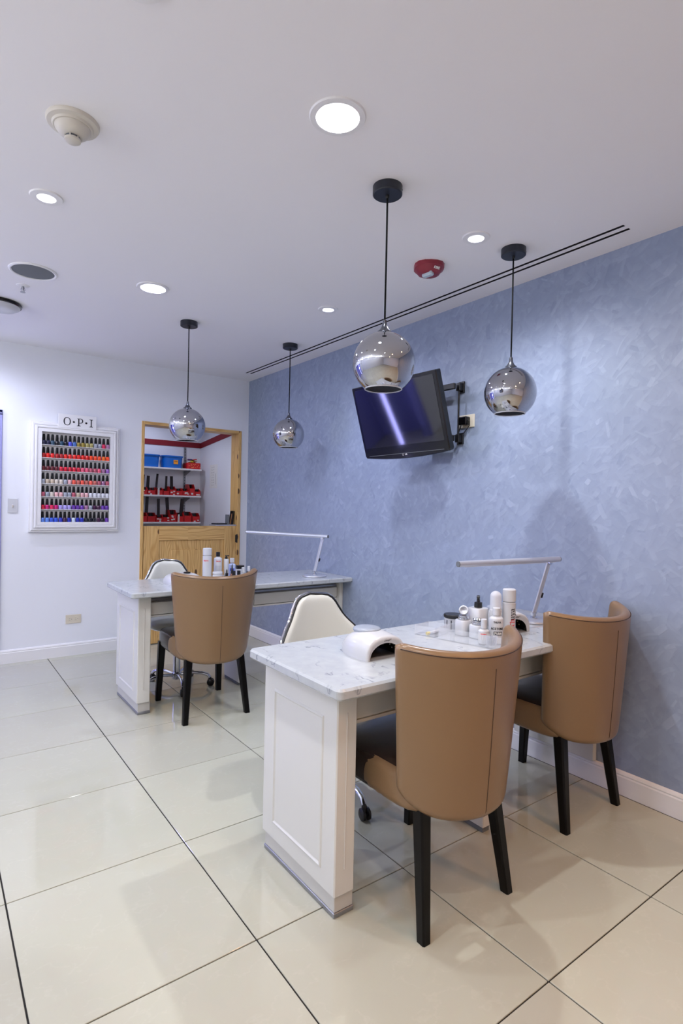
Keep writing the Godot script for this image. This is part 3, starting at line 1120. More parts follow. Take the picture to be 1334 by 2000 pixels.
func stool_w(y: float) -> float:
	var ys := [0.40, 0.46, 0.54, 0.62, 0.68, 0.73, 0.77, 0.81, 0.84, 0.862, 0.878, 0.886]
	var ws := [0.17, 0.21, 0.238, 0.25, 0.232, 0.192, 0.156, 0.13, 0.113, 0.095, 0.066, 0.02]
	for i in ys.size() - 1:
		if y <= ys[i + 1]:
			var t := clampf((y - ys[i]) / (ys[i + 1] - ys[i]), 0, 1)
			var p0: float = ws[maxi(i - 1, 0)]
			var p1: float = ws[i]
			var p2: float = ws[i + 1]
			var p3: float = ws[mini(i + 2, ws.size() - 1)]
			return cubic_interpolate(p1, p2, p0, p3, t)
	return 0.0

func stool_back(u: float, v: float, off: float) -> Vector3:
	var y := lerpf(0.40, 0.886, v)
	var x := stool_w(y) * u
	var e := sqrt(maxf(0.0, 1.0 - pow(clampf((absf(u) - 0.7) / 0.3, 0, 1), 2.0))) * sqrt(maxf(0.0, 1.0 - pow(clampf((absf(v - 0.5) - 0.42) / 0.08, 0, 1), 2.0)))
	return Vector3(x, y, -0.225 - 0.05 * (y - 0.5) + 0.1 * pow(x / 0.24, 2.0) + off * (0.005 + 0.019 * e))

func build_stools() -> void:
	var t := thing("stool", "white padded stool with bell-shaped back behind the near desk", "stool", Vector3(-1.1, 0, 3.15), deg_to_rad(0), "white wheeled technician stools")
	var s := begin()
	var us := lin(26, -1, 1)
	var vs := lin(40, 0, 1)
	sheet(s, func(u, v): return stool_back(u, v, 1.0), us, vs)
	sheet(s, func(u, v): return stool_back(u, v, -0.6), us, vs, 2, true)
	var b := part("backrest", s, M.cream, t)
	var edge := []
	for k in 41:
		edge.append([-1.0, lerpf(0.0, 1.0, k / 40.0)])
	for k in range(1, 41):
		edge.append([1.0, lerpf(1.0, 0.0, k / 40.0)])
	var bl := []
	var ch := []
	for e in edge:
		var p := stool_back(e[0], e[1], 0.0)
		var out := Vector3(e[0] * 0.004, 0.004 if e[1] > 0.8 else 0.0, 0)
		bl.append(p + out + Vector3(0, 0, 0.003))
		ch.append(p + out * 1.4 + Vector3(0, 0, -0.009))
	s = begin()
	tube(s, bl, 0.0052, 8)
	part("piping", s, M.black, b)
	s = begin()
	tube(s, ch, 0.0085, 8)
	part("chrome_edge", s, M.chrome, b)
	s = begin()
	superell(s, Vector3(0, 0.468, 0.01), Vector3(0.212, 0.036, 0.2), 0.55, 0.75, Transform3D(), 40, 16)
	part("seat", s, M.cream, t)
	s = begin()
	lathe(s, [Vector2(0, 0.425), Vector2(0.16, 0.428), Vector2(0.2, 0.438), Vector2(0.208, 0.45), Vector2(0.204, 0.456), Vector2(0, 0.456)], 44, Transform3D(Basis(), Vector3(0, 0, 0.01)))
	part("seat_pan", s, M.chrome, t)
	s = begin()
	tube(s, [Vector3(0, 0.43, -0.1), Vector3(0, 0.425, -0.2), Vector3(0, 0.44, -0.25), Vector3(0, 0.5, -0.25)], 0.014, 10)
	part("back_bracket", s, M.chrome, t)
	s = begin()
	lathe(s, [Vector2(0, 0.09), Vector2(0.026, 0.09), Vector2(0.026, 0.25), Vector2(0.014, 0.252), Vector2(0.014, 0.43), Vector2(0, 0.43)], 20)
	part("gas_column", s, M.chrome, t)
	s = begin()
	lathe(s, [Vector2(0, 0.058), Vector2(0.03, 0.058), Vector2(0.034, 0.064), Vector2(0.034, 0.1), Vector2(0.028, 0.108), Vector2(0, 0.108)], 24)
	part("hub", s, M.chrome, t)
	for k in 5:
		var B := Basis(Vector3.UP, deg_to_rad(-27.0 - 72.0 * k))
		s = begin()
		tube(s, [B * Vector3(0.02, 0.088, 0), B * Vector3(0.1, 0.098, 0), B * Vector3(0.175, 0.094, 0), B * Vector3(0.215, 0.08, 0), B * Vector3(0.232, 0.06, 0)], 0.0125, 10)
		var arm := part("base_arm", s, M.chrome, t)
		s = begin()
		for side in [-1, 1]:
			lathe(s, [Vector2(0, -0.008), Vector2(0.02, -0.008), Vector2(0.026, -0.004), Vector2(0.026, 0.004), Vector2(0.02, 0.008), Vector2(0, 0.008)], 20, Transform3D(B * Basis(Vector3(1, 0, 0), PI / 2), B * Vector3(0.24, 0.026, side * 0.013)))
		lathe(s, [Vector2(0.0, 0.03), Vector2(0.012, 0.03), Vector2(0.012, 0.056), Vector2(0.006, 0.066), Vector2(0, 0.066)], 10, Transform3D(Basis(), B * Vector3(0.234, 0, 0)))
		part("caster", s, M.black, arm)
	copy_of(t, "white padded stool with bell-shaped back behind the far desk", Vector3(-1.18, 0, 1.275))

# ---------------------------------------------------------------- things on the desks
func build_desk_lamp(label: String, base: Vector3, joint: Vector3, bar_a: Vector3, bar_b: Vector3) -> void:
	var t := thing("desk_lamp", label, "desk lamp", base, 0.0, "white tube desk lamps")
	var s := begin()
	lathe(s, [Vector2(0, 0), Vector2(0.088, 0), Vector2(0.092, 0.004), Vector2(0.09, 0.011), Vector2(0.082, 0.014), Vector2(0, 0.016)], 48)
	part("base", s, M.satin, t)
	s = begin()
	lathe(s, [Vector2(0, 0.014), Vector2(0.017, 0.014), Vector2(0.017, 0.02), Vector2(0.011, 0.024), Vector2(0.011, 0.044), Vector2(0, 0.046)], 20)
	tube(s, [Vector3(-0.017, 0.038, 0), Vector3(0.017, 0.038, 0)], 0.007, 12)
	part("swivel", s, M.chrome, t)
	var j := joint - base
	var foot := Vector3(0, 0.036, 0)
	var dir := (j - foot).normalized()
	var along := (bar_b - bar_a).normalized()
	var sd := along
	s = begin()
	for k in [-1, 1]:
		tube(s, [foot + sd * k * 0.0085, j + sd * k * 0.0085], 0.0048, 10)
	rbox(s, Vector3.ZERO, Vector3(0.017, (j - foot).length(), 0.005), 0.001, Transform3D(Basis(sd, dir, sd.cross(dir).normalized()), (foot + j) * 0.5))
	part("arm", s, M.satin, t)
	s = begin()
	rbox(s, Vector3.ZERO, Vector3(0.007, 0.026, 0.016), 0.002, Transform3D(Basis(sd, dir, sd.cross(dir).normalized()), foot.lerp(j, 0.36) + sd * -0.017))
	part("arm_clip", s, M.black, t)
	s = begin()
	tube(s, [j + sd.cross(dir) * -0.014, j + sd.cross(dir) * 0.014], 0.0105, 16)
	tube(s, [j + dir * 0.004 - sd * 0.014, j + dir * 0.004 - sd * 0.004], 0.008, 12)
	part("joint", s, M.chrome, t)
	var a := bar_a - base
	var b := bar_b - base
	s = begin()
	tube(s, [a, b], 0.0135, 20)
	var bar := part("light_bar", s, M.satin, t)
	s = begin()
	tube(s, [b, b + along * 0.004], 0.0125, 20)
	tube(s, [a, a - along * 0.004], 0.0125, 20)
	part("end_cap", s, M.grille, bar)
	s = begin()
	var up := along.cross(Vector3.UP).normalized()
	rbox(s, Vector3.ZERO, Vector3(0.014, 0.003, (b - a).length() * 0.9), 0.001, Transform3D(Basis(up, along.cross(up).normalized(), along), (a + b) * 0.5 + Vector3(0, -0.0128, 0)))
	part("diffuser_strip", s, M.frost, bar)

func build_dryers() -> void:
	var specs := [
		["nail lamp", "white nail curing lamp with arched opening at the left end of the near desk", Vector3(-1.302, 0.777, 3.593), 0.0, 0.09, 0.092, true],
		["nail lamp", "white nail curing lamp with yellow diodes, by the near desk lamp base", Vector3(-0.515, 0.777, 3.58), -0.15, 0.085, 0.098, false],
		["nail lamp", "white nail curing lamp with a black oval display on the far desk", Vector3(-1.235, 0.777, 1.53), PI, 0.112, 0.076, false]]
	for n in 3:
		var q: Array = specs[n]
		var t := thing("nail_lamp", q[1], "nail lamp", q[2], q[3], "white nail curing lamps")
		var W: float = q[4]
		var H: float = q[5]
		var D := 0.092
		var body := func(u, w):
			var a: float = PI * u
			var sc := 1.0 + 0.10 * sin(w * 2.0) - 0.42 * pow(w, 3.5)
			var hs := 0.86 + 0.16 * sin(w * PI * 0.6) - 0.5 * pow(w, 4.0)
			return Vector3(-signf(cos(a)) * pow(absf(cos(a)), 0.8) * W * sc, pow(sin(a), 0.66) * H * hs if u > 0.0 and u < 1.0 else 0.0, D - w * 2.0 * D)
		var s := begin()
		sheet(s, body, lin(32), lin(16), 1, false)
		var bc := Vector3(0, H * 0.2, -D * 1.0 - 0.004)
		sheet(s, func(u, w): return (body.call(u, 1.0) as Vector3).lerp(bc, w), lin(32), lin(3), 1, false)
		var inner := func(u, z):
			var a: float = PI * u
			return Vector3(-cos(a) * W * 0.80, pow(sin(a), 0.9) * H * 0.60 if u > 0.0 and u < 1.0 else 0.0, z)
		var lip := func(u, k):
			var o: Vector3 = body.call(u, 0.0)
			var i: Vector3 = inner.call(u, D)
			return o.lerp(i, k) + Vector3(0, 0, 0.006 * sin(PI * minf(k * 1.2, 1.0)))
		sheet(s, lip, lin(32), lin(5), 1, true)
		part("shell", s, M.lamp_white, t)
		s = begin()
		sheet(s, func(u, k): return inner.call(u, lerpf(D, -D * 0.8, k)), lin(24), lin(4), 1, true)
		var ic := Vector3(0, 0.02, -D * 0.8)
		sheet(s, func(u, k): return (inner.call(u, -D * 0.8) as Vector3).lerp(ic, k), lin(24), lin(1), 2, true)
		var cav := part("cavity", s, M.gloss_black, t)
		s = begin()
		rbox(s, Vector3(0, 0.0015, -0.01), Vector3(W * 1.58, 0.003, D * 1.7), 0.0008)
		part("base_plate", s, M.alu, t)
		s = begin()
		for k in 9:
			for z in 3:
				var a := PI * (0.12 + 0.095 * k)
				var p := Vector3(-cos(a) * W * 0.79, pow(sin(a), 0.9) * H * 0.585, D * 0.55 - z * 0.05)
				var nrm := Vector3(cos(a), -sin(a), 0).normalized()
				lathe(s, [Vector2(0.0028, 0), Vector2(0.0022, 0.0012), Vector2(0, 0.0016)], 8, Transform3D(Basis(nrm.cross(Vector3(0, 0, 1)).normalized(), nrm, Vector3(0, 0, 1)), p))
		part("diodes", s, mat(c8(236, 214, 150), 0.2) if n == 1 else M.frost, cav).set_meta("kind", "stuff")
		if n < 2:
			s = begin()
			lathe(s, [Vector2(0, H * 1.012), Vector2(0.05, H * 1.006), Vector2(0.053, H * 0.99), Vector2(0.053, H * 0.96)].map(func(p): return p), 36, Transform3D(Basis.from_scale(Vector3(0.9, 1, 1)), Vector3(0, 0.0, -0.012)))
			var rev := SurfaceTool.new()
			s = begin()
			superell(s, Vector3(0, H * 0.925, -0.018), Vector3(0.052, 0.0115, 0.054), 0.7, 1.0)
			part("top_cap", s, M.lamp_grey, t)
			lettering("lettering", "Thuya", 0.0085, M.ink, t, Transform3D(Basis(Vector3(1, 0.06, 0), Vector3(0.3, 1, 0), Vector3(0, 0, 1)), Vector3(0.005, H * 0.735, D + 0.005)), true, 0.0012)
		else:
			s = begin()
			superell(s, Vector3(-0.012, H * 0.985, -0.02), Vector3(0.024, 0.006, 0.019), 0.6, 1.0)
			part("display", s, M.gloss_black, t)

func bottle(called: String, label: String, cat: String, at: Vector3, body: Array, bm: Material, cap: Array, cm: Material, group := "", segs := 28, sq := 0.0) -> Node3D:
	var t := thing(called, label, cat, at, 0.0, group)
	var s := begin()
	lathe(s, body, segs, Transform3D(), sq)
	part("body", s, bm, t)
	if cap.size() > 0:
		s = begin()
		lathe(s, cap, segs)
		part("cap", s, cm, t)
	return t

func cyl(r: float, y0: float, y1: float, e := 0.002) -> Array:
	return [Vector2(0, y0), Vector2(r - e, y0), Vector2(r, y0 + e), Vector2(r, y1 - e), Vector2(r - e, y1), Vector2(0, y1)]

func shoulder(r: float, h: float, neck: float, nh: float) -> Array:   # a bottle with rounded shoulders and a short neck
	var p := [Vector2(0, 0), Vector2(r - 0.003, 0), Vector2(r, 0.004), Vector2(r, h)]
	for k in range(1, 7):
		var a := PI * 0.5 * k / 6.0
		p.append(Vector2(neck + (r - neck) * cos(a), h + (r - neck) * 0.75 * sin(a)))
	p.append(Vector2(neck, h + (r - neck) * 0.75 + nh))
	p.append(Vector2(0, h + (r - neck) * 0.75 + nh))
	return p

func band_patch(s: SurfaceTool, r: float, y0: float, y1: float, a0: float, a1: float) -> void:   # a label wrapped round a bottle
	sheet(s, func(a, y): return Vector3(cos(a) * r, y, -sin(a) * r), lin(12, a0, a1), [y0, y1])

func curved_text(text: String, height: float, r: float, y: float, face: float, m: Material, parent: Node, serif := false) -> void:   # letters set one by one round a bottle
	var step := height * 0.82
	var g := Node3D.new()
	for k in text.length():
		var a := face + (k - (text.length() - 1) * 0.5) * step / r
		var n := Vector3(sin(a), 0, cos(a))
		lettering("letter", text[k], height, m, parent, Transform3D(Basis(Vector3(cos(a), 0, -sin(a)), Vector3.UP, n), n * r + Vector3(0, y, 0)), serif, 0.0008, true)
	g.free()

func build_near_bottles() -> void:
	var Y := 0.777
	# towards the camera from the tray
	var face := atan2(-2.637 + 0.78, 5.208 - 3.7)
	# clear tray
	var t := thing("tray", "clear acrylic tray holding bottles on the near desk", "tray", Vector3(-0.80, Y, 3.70), 0.25)
	var s := begin()
	span(s, Vector3(-0.085, 0, -0.15), Vector3(0.085, 0.003, 0.125), 0.001)
	part("bottom", s, M.clear, t)
	for e in [[-0.085, -0.15, -0.082, 0.125], [0.082, -0.15, 0.085, 0.125], [-0.082, -0.15, 0.082, -0.147], [-0.082, 0.122, 0.082, 0.125]]:
		s = begin()
		span(s, Vector3(e[0], 0.003, e[1]), Vector3(e[2], 0.05, e[3]), 0.0008)
		part("side", s, M.clear, t)
	# pump bottle
	t = bottle("pump_bottle", "squarish white lotion bottle with black pump on the near desk tray", "bottle", Vector3(-0.705, Y + 0.0035, 3.605), [Vector2(0, 0), Vector2(0.034, 0), Vector2(0.037, 0.004), Vector2(0.037, 0.108), Vector2(0.034, 0.113), Vector2(0, 0.114)], M.plastic, [], null, "", 32, 2.5)
	s = begin()
	lathe(s, [Vector2(0, 0.113), Vector2(0.0165, 0.113), Vector2(0.0175, 0.117), Vector2(0.0165, 0.136), Vector2(0.008, 0.138), Vector2(0.006, 0.156), Vector2(0, 0.156)], 20)
	var f := Basis(Vector3.UP, face - PI / 2)
	rbox(s, Vector3(0.006, 0.161, 0), Vector3(0.042, 0.010, 0.014), 0.003, Transform3D(f, Vector3.ZERO))
	rbox(s, Vector3(0.026, 0.154, 0), Vector3(0.007, 0.012, 0.009), 0.002, Transform3D(f, Vector3.ZERO))
	part("pump", s, M.black, t)
	# bottle under a clear dome cap
	t = bottle("spray_bottle", "white spray bottle under a frosted dome cap, behind the acetone bottle", "bottle", Vector3(-0.672, Y + 0.0035, 3.672), cyl(0.026, 0, 0.118, 0.006), M.plastic, [Vector2(0, 0.118), Vector2(0.012, 0.118), Vector2(0.012, 0.14), Vector2(0.007, 0.15), Vector2(0.007, 0.165), Vector2(0, 0.165)], M.plastic)
	s = begin()
	var pr := [Vector2(0.0245, 0.116)]
	for k in 8:
		pr.append(Vector2(0.0235 * cos(PI * 0.5 * k / 7.0), 0.17 + 0.022 * sin(PI * 0.5 * k / 7.0)))
	lathe(s, pr, 28)
	part("dome_cap", s, M.frost, t)
	# tall can
	t = bottle("spray_can", "tallest white spray can on the near desk, black and red script up its side", "bottle", Vector3(-0.618, Y, 3.70), cyl(0.0285, 0, 0.148, 0.003), M.plastic, cyl(0.028, 0.149, 0.205, 0.004), M.plastic)
	var fa := atan2(-2.637 + 0.618, 5.208 - 3.70) + 0.55
	var n := Vector3(sin(fa), 0, cos(fa))
	var bs := Basis(Vector3(0, 1, 0), -Vector3(cos(fa), 0, -sin(fa)), n)
	lettering("red_lettering", "Th", 0.021, M.red_ink, t, Transform3D(bs, n * 0.0287 + Vector3(0, 0.062, 0)), true)
	lettering("black_lettering", "uya", 0.021, M.ink, t, Transform3D(bs, n * 0.0287 + Vector3(0, 0.1, 0)), true)
	# acetone bottle
	t = bottle("acetone_bottle", "white acetone bottle with black lettered label and ribbed white cap", "bottle", Vector3(-0.775, Y + 0.0035, 3.757), shoulder(0.0285, 0.097, 0.013, 0.004), M.plastic, cyl(0.0155, 0.112, 0.143, 0.002), M.plastic)
	fa = atan2(-2.637 + 0.775, 5.208 - 3.757)
	curved_text("THUYA", 0.0075, 0.0288, 0.088, fa + 0.15, M.ink, t)
	curved_text("ACETONE", 0.0095, 0.0288, 0.062, fa + 0.2, M.ink, t)
	s = begin()
	band_patch(s, 0.0289, 0.036, 0.051, fa + 0.3 - 0.62 - PI / 2, fa + 0.3 + 0.62 - PI / 2)
	part("label", s, M.ink, t)
	curved_text("PURA", 0.0095, 0.0292, 0.0435, fa + 0.3, M.label_white, t)
	# small bottle with red line
	t = bottle("small_bottle", "small cream bottle with a red printed line and white cap, front of the tray", "bottle", Vector3(-0.83, Y + 0.0035, 3.74), shoulder(0.0215, 0.05, 0.0095, 0.003), M.plastic, cyl(0.0115, 0.062, 0.1, 0.002), M.plastic, "")
	fa = atan2(-2.637 + 0.83, 5.208 - 3.74)
	s = begin()
	band_patch(s, 0.0218, 0.018, 0.046, -PI, PI)
	part("label", s, mat(c8(226, 214, 196), 0.5), t)
	s = begin()
	band_patch(s, 0.0221, 0.0405, 0.0435, fa - PI / 2 - 0.6, fa - PI / 2 + 0.5)
	part("red_line", s, M.red_ink, t)
	# two dispensers with silver flip lids
	for k in 2:
		var open := k == 0
		var at := Vector3(-0.775, Y + 0.0035, 3.585) if open else Vector3(-0.765, Y + 0.0035, 3.655)
		t = bottle("pump_dispenser", "white liquid dispenser with %s silver flip lid on the near desk tray" % ("raised open" if open else "closed"), "dispenser", at, [Vector2(0, 0), Vector2(0.028, 0), Vector2(0.03, 0.003), Vector2(0.03, 0.06 if open else 0.05), Vector2(0.027, 0.065 if open else 0.055), Vector2(0, 0.066 if open else 0.056)], M.plastic, [], null, "silver lidded dispensers", 28, 2.0)
		var y := 0.066 if open else 0.056
		s = begin()
		lathe(s, [Vector2(0, y), Vector2(0.022, y), Vector2(0.0245, y + 0.003), Vector2(0.0245, y + 0.009), Vector2(0.021, y + 0.012), Vector2(0.0215, y + 0.016), Vector2(0.014, y + 0.018), Vector2(0, y + 0.017)], 28)
		part("collar", s, M.chrome, t)
		s = begin()
		if open:
			lathe(s, [Vector2(0, 0), Vector2(0.019, 0), Vector2(0.0215, 0.003), Vector2(0.0205, 0.007), Vector2(0.012, 0.0075), Vector2(0, 0.004)], 28, Transform3D(Basis(Vector3.UP, face) * Basis(Vector3.RIGHT, PI * 0.42), Vector3(0, y + 0.036, -0.012).rotated(Vector3.UP, face)))
		else:
			lathe(s, [Vector2(0, y + 0.018), Vector2(0.02, y + 0.018), Vector2(0.022, y + 0.021), Vector2(0.018, y + 0.026), Vector2(0, y + 0.028)], 28)
		part("lid", s, M.chrome, t)
	# black lidded jar
	t = bottle("cream_jar", "wide jar with a black lid and dark label behind the silver-lidded dispensers", "jar", Vector3(-0.735, Y, 3.49), cyl(0.04, 0, 0.057, 0.003), M.frost, cyl(0.0425, 0.057, 0.073, 0.003), M.black)
	s = begin()
	band_patch(s, 0.0404, 0.008, 0.05, -PI, PI)
	part("label", s, M.navy, t)
	# bag of tips and brushes at the front of the tray
	t = thing("plastic_cup", "clear plastic cup of grey nail tips at the tray's front right corner", "cup", Vector3(-0.845, Y + 0.0035, 3.79))
	s = begin()
	lathe(s, [Vector2(0.02, 0), Vector2(0.024, 0.045), Vector2(0.0235, 0.045), Vector2(0.0195, 0.001)], 24)
	part("cup", s, M.clear, t)
	s = begin()
	rng.seed = 9
	for k in 11:
		var a := TAU * k / 11
		var b := Basis(Vector3.UP, a) * Basis(Vector3.RIGHT, rng.randf_range(-0.15, 0.3))
		rbox(s, Vector3(0, 0.024, 0), Vector3(0.005, 0.034, 0.0012), 0.0004, Transform3D(b, Vector3(cos(a), 0, sin(a)) * 0.011))
	part("nail_tips", s, mat(c8(92, 100, 128), 0.4), t).set_meta("kind", "stuff")
	# clear empty box and yellow capped tube left of the tray
	t = thing("clear_box", "empty clear plastic box left of the tray on the near desk", "box", Vector3(-0.87, Y, 3.49), 0.25)
	for e in [[Vector3(-0.06, 0, -0.05), Vector3(0.06, 0.002, 0.05)], [Vector3(-0.06, 0.002, -0.05), Vector3(-0.058, 0.04, 0.05)], [Vector3(0.058, 0.002, -0.05), Vector3(0.06, 0.04, 0.05)], [Vector3(-0.058, 0.002, -0.05), Vector3(0.058, 0.04, -0.048)], [Vector3(-0.058, 0.002, 0.048), Vector3(0.058, 0.04, 0.05)]]:
		s = begin()
		span(s, e[0], e[1], 0.0006)
		part("side", s, M.clear, t)
	t = thing("small_tube", "white tube with a yellow cap lying in the clear box", "tube", Vector3(-0.87, Y + 0.009, 3.50), 0.15)
	s = begin()
	tube(s, [Vector3(-0.03, 0, 0), Vector3(0.045, 0, 0)], 0.0065, 14)
	part("body", s, M.plastic, t)
	s = begin()
	tube(s, [Vector3(-0.046, 0, 0), Vector3(-0.03, 0, 0)], 0.0068, 14)
	part("cap", s, mat(c8(226, 200, 60), 0.4), t)

func build_far_bottles() -> void:
	var Y := 0.777
	var fa := atan2(-2.637 + 1.0, 5.208 - 1.45)
	var s := begin()
	var t := bottle("spray_can", "tall white spray can with small red print on the far desk", "bottle", Vector3(-1.055, Y, 1.49), cyl(0.031, 0, 0.178, 0.003), M.plastic, cyl(0.0305, 0.179, 0.232, 0.004), M.plastic)
	curved_text("THUYA", 0.009, 0.0313, 0.145, fa - 0.3, M.red_ink, t)
	t = bottle("acetone_bottle", "white bottle with black cap and red print on the far desk", "bottle", Vector3(-0.965, Y, 1.47), shoulder(0.0285, 0.15, 0.013, 0.006), M.plastic, cyl(0.014, 0.167, 0.2, 0.002), M.black)
	curved_text("THUYA", 0.0085, 0.0288, 0.135, fa + 0.1, M.red_ink, t)
	s = begin()
	band_patch(s, 0.0288, 0.07, 0.105, fa - PI / 2 - 0.7, fa - PI / 2 + 0.7)
	part("label", s, mat(c8(178, 180, 186), 0.5), t)
	bottle("white_tub", "squat white tub in front of the bottles on the far desk", "tub", Vector3(-0.995, Y, 1.535), cyl(0.034, 0, 0.05, 0.003), M.plastic, cyl(0.035, 0.05, 0.068, 0.003), M.plastic)
	t = bottle("lotion_tube", "slim white tube bottle with black flip spout on the far desk", "bottle", Vector3(-0.91, Y, 1.49), [Vector2(0, 0), Vector2(0.013, 0), Vector2(0.0145, 0.003), Vector2(0.0185, 0.145), Vector2(0.017, 0.15), Vector2(0, 0.15)], M.plastic, [], null)
	s = begin()
	lathe(s, [Vector2(0, 0.15), Vector2(0.009, 0.15), Vector2(0.009, 0.163), Vector2(0.004, 0.165), Vector2(0.004, 0.172), Vector2(0, 0.172)], 16)
	rbox(s, Vector3(0.006, 0.172, 0.0), Vector3(0.03, 0.007, 0.01), 0.002)
	part("spout", s, M.black, t)
	t = bottle("clear_bottle", "clear bottle of pale blue liquid with white cap on the far desk", "bottle", Vector3(-0.845, Y, 1.45), shoulder(0.0255, 0.1, 0.012, 0.004), mat(c8(176, 190, 224), 0.15), cyl(0.0155, 0.117, 0.15, 0.002), M.plastic)
	s = begin()
	band_patch(s, 0.0258, 0.06, 0.078, fa - PI / 2 - 0.7, fa - PI / 2 + 0.7)
	part("label", s, mat(c8(80, 92, 190), 0.5), t)
	# dropper bottles and polishes in front
	t = bottle("dropper_bottle", "tiny bottle of deep blue liquid with black dropper on the far desk", "bottle", Vector3(-0.935, Y, 1.555), shoulder(0.015, 0.028, 0.007, 0.003), mat(c8(30, 36, 180), 0.1), [Vector2(0, 0.036), Vector2(0.0095, 0.036), Vector2(0.0095, 0.056), Vector2(0.005, 0.058), Vector2(0.0045, 0.075), Vector2(0.002, 0.083), Vector2(0, 0.083)], M.black)
	t = bottle("dropper_bottle", "slim dark dropper bottle beside the deep blue one on the far desk", "bottle", Vector3(-0.875, Y, 1.515), shoulder(0.013, 0.04, 0.007, 0.003), mat(c8(150, 110, 96), 0.15), [Vector2(0, 0.047), Vector2(0.009, 0.047), Vector2(0.009, 0.072), Vector2(0.005, 0.08), Vector2(0.003, 0.11), Vector2(0, 0.114)], M.black)
	t = bottle("nail_polish", "smoky glass polish bottle with tall black cap on the far desk", "nail polish", Vector3(-0.882, Y, 1.56), shoulder(0.016, 0.024, 0.007, 0.002), mat(c8(92, 100, 120), 0.12), [Vector2(0, 0.033), Vector2(0.0125, 0.033), Vector2(0.0105, 0.07), Vector2(0, 0.071)], M.black)
	t = bottle("nail_polish", "pale green polish bottle with square black cap on the far desk", "nail polish", Vector3(-0.815, Y, 1.50), shoulder(0.0165, 0.024, 0.007, 0.002), mat(c8(190, 200, 180), 0.15), cyl(0.0125, 0.033, 0.062, 0.001), M.black, "", 24, 2.0)
	t = bottle("nail_polish", "white polish bottle with rounded white cap on the far desk", "nail polish", Vector3(-0.765, Y, 1.47), shoulder(0.0165, 0.03, 0.008, 0.002), M.plastic, cyl(0.0125, 0.039, 0.082, 0.003), M.plastic)
	t = bottle("nail_polish", "clear polish bottle with white cap and black collar on the far desk", "nail polish", Vector3(-0.705, Y, 1.44), shoulder(0.0165, 0.026, 0.008, 0.002), M.frost, cyl(0.0105, 0.044, 0.084, 0.002), M.plastic)
	s = begin()
	lathe(s, cyl(0.0165, 0.034, 0.044, 0.001), 20)
	part("collar", s, M.black, t)
	t = bottle("cream_jar", "flat jar with a wide black lid behind the polishes on the far desk", "jar", Vector3(-0.745, Y, 1.37), cyl(0.033, 0, 0.062, 0.003), M.frost, cyl(0.035, 0.062, 0.085, 0.002), M.black)

# ---------------------------------------------------------------- polish rack on the white wall
const ORD := ["first", "second", "third", "fourth", "fifth", "sixth", "seventh", "eighth", "ninth", "tenth", "eleventh", "twelfth", "thirteenth", "fourteenth", "fifteenth", "sixteenth"]
var polish := {
	"N": ["navy", c8(24, 30, 66)], "k": ["near-black blue", c8(14, 18, 34)], "t": ["dark teal", c8(30, 66, 92)], "v": ["violet blue", c8(78, 84, 205)], "s": ["steel blue", c8(72, 110, 180)],
	"o": ["olive gold", c8(150, 130, 52)], "g": ["pale gold", c8(170, 160, 100)], "i": ["silver", c8(158, 164, 178)], "h": ["hot pink", c8(206, 34, 84)], "m": ["mauve", c8(160, 110, 150)],
	"r": ["bright red", c8(214, 26, 20)], "R": ["deep red", c8(158, 14, 18)], "f": ["orange red", c8(232, 66, 22)], "a": ["orange", c8(222, 104, 30)], "w": ["wine red", c8(88, 8, 26)], "c": ["crimson", c8(196, 16, 50)],
	"p": ["pink", c8(228, 92, 124)], "d": ["dusty rose", c8(178, 84, 104)], "u": ["lilac purple", c8(136, 84, 170)], "b": ["beige", c8(200, 184, 164)], "e": ["ivory", c8(216, 206, 194)], "l": ["coral", c8(240, 92, 76)],
	"n": ["rosy brown", c8(190, 100, 92)], "q": ["blush pink", c8(232, 180, 184)], "y": ["milky white", c8(222, 224, 232)], "M": ["magenta", c8(190, 20, 110)], "L": ["lavender", c8(168, 156, 226)], "U": ["purple", c8(98, 50, 160)],
	"P": ["plum", c8(60, 16, 60)], "B": ["royal blue", c8(30, 44, 170)], "S": ["sky blue", c8(96, 140, 226)], "C": ["cobalt blue", c8(44, 84, 204)], "W": ["ice white", c8(206, 220, 240)]}
var shelves := ["NNtktkvsoogqiihm".replace("q", "g"), "RrrRRrrrrrrffafa".replace("fafa", "ffaf"), "wwwwccccpppdddmu".replace("pppddd", "cppddp"), "ibbeeelldlnlnnmd".replace("eeelldlnlnn", "eeiqlnlnlnd"), "dieqqiidbqqyyyyy", "cMhMLLLUUUmiPPUU", "SSCCBPBWBBkkkPkU"]

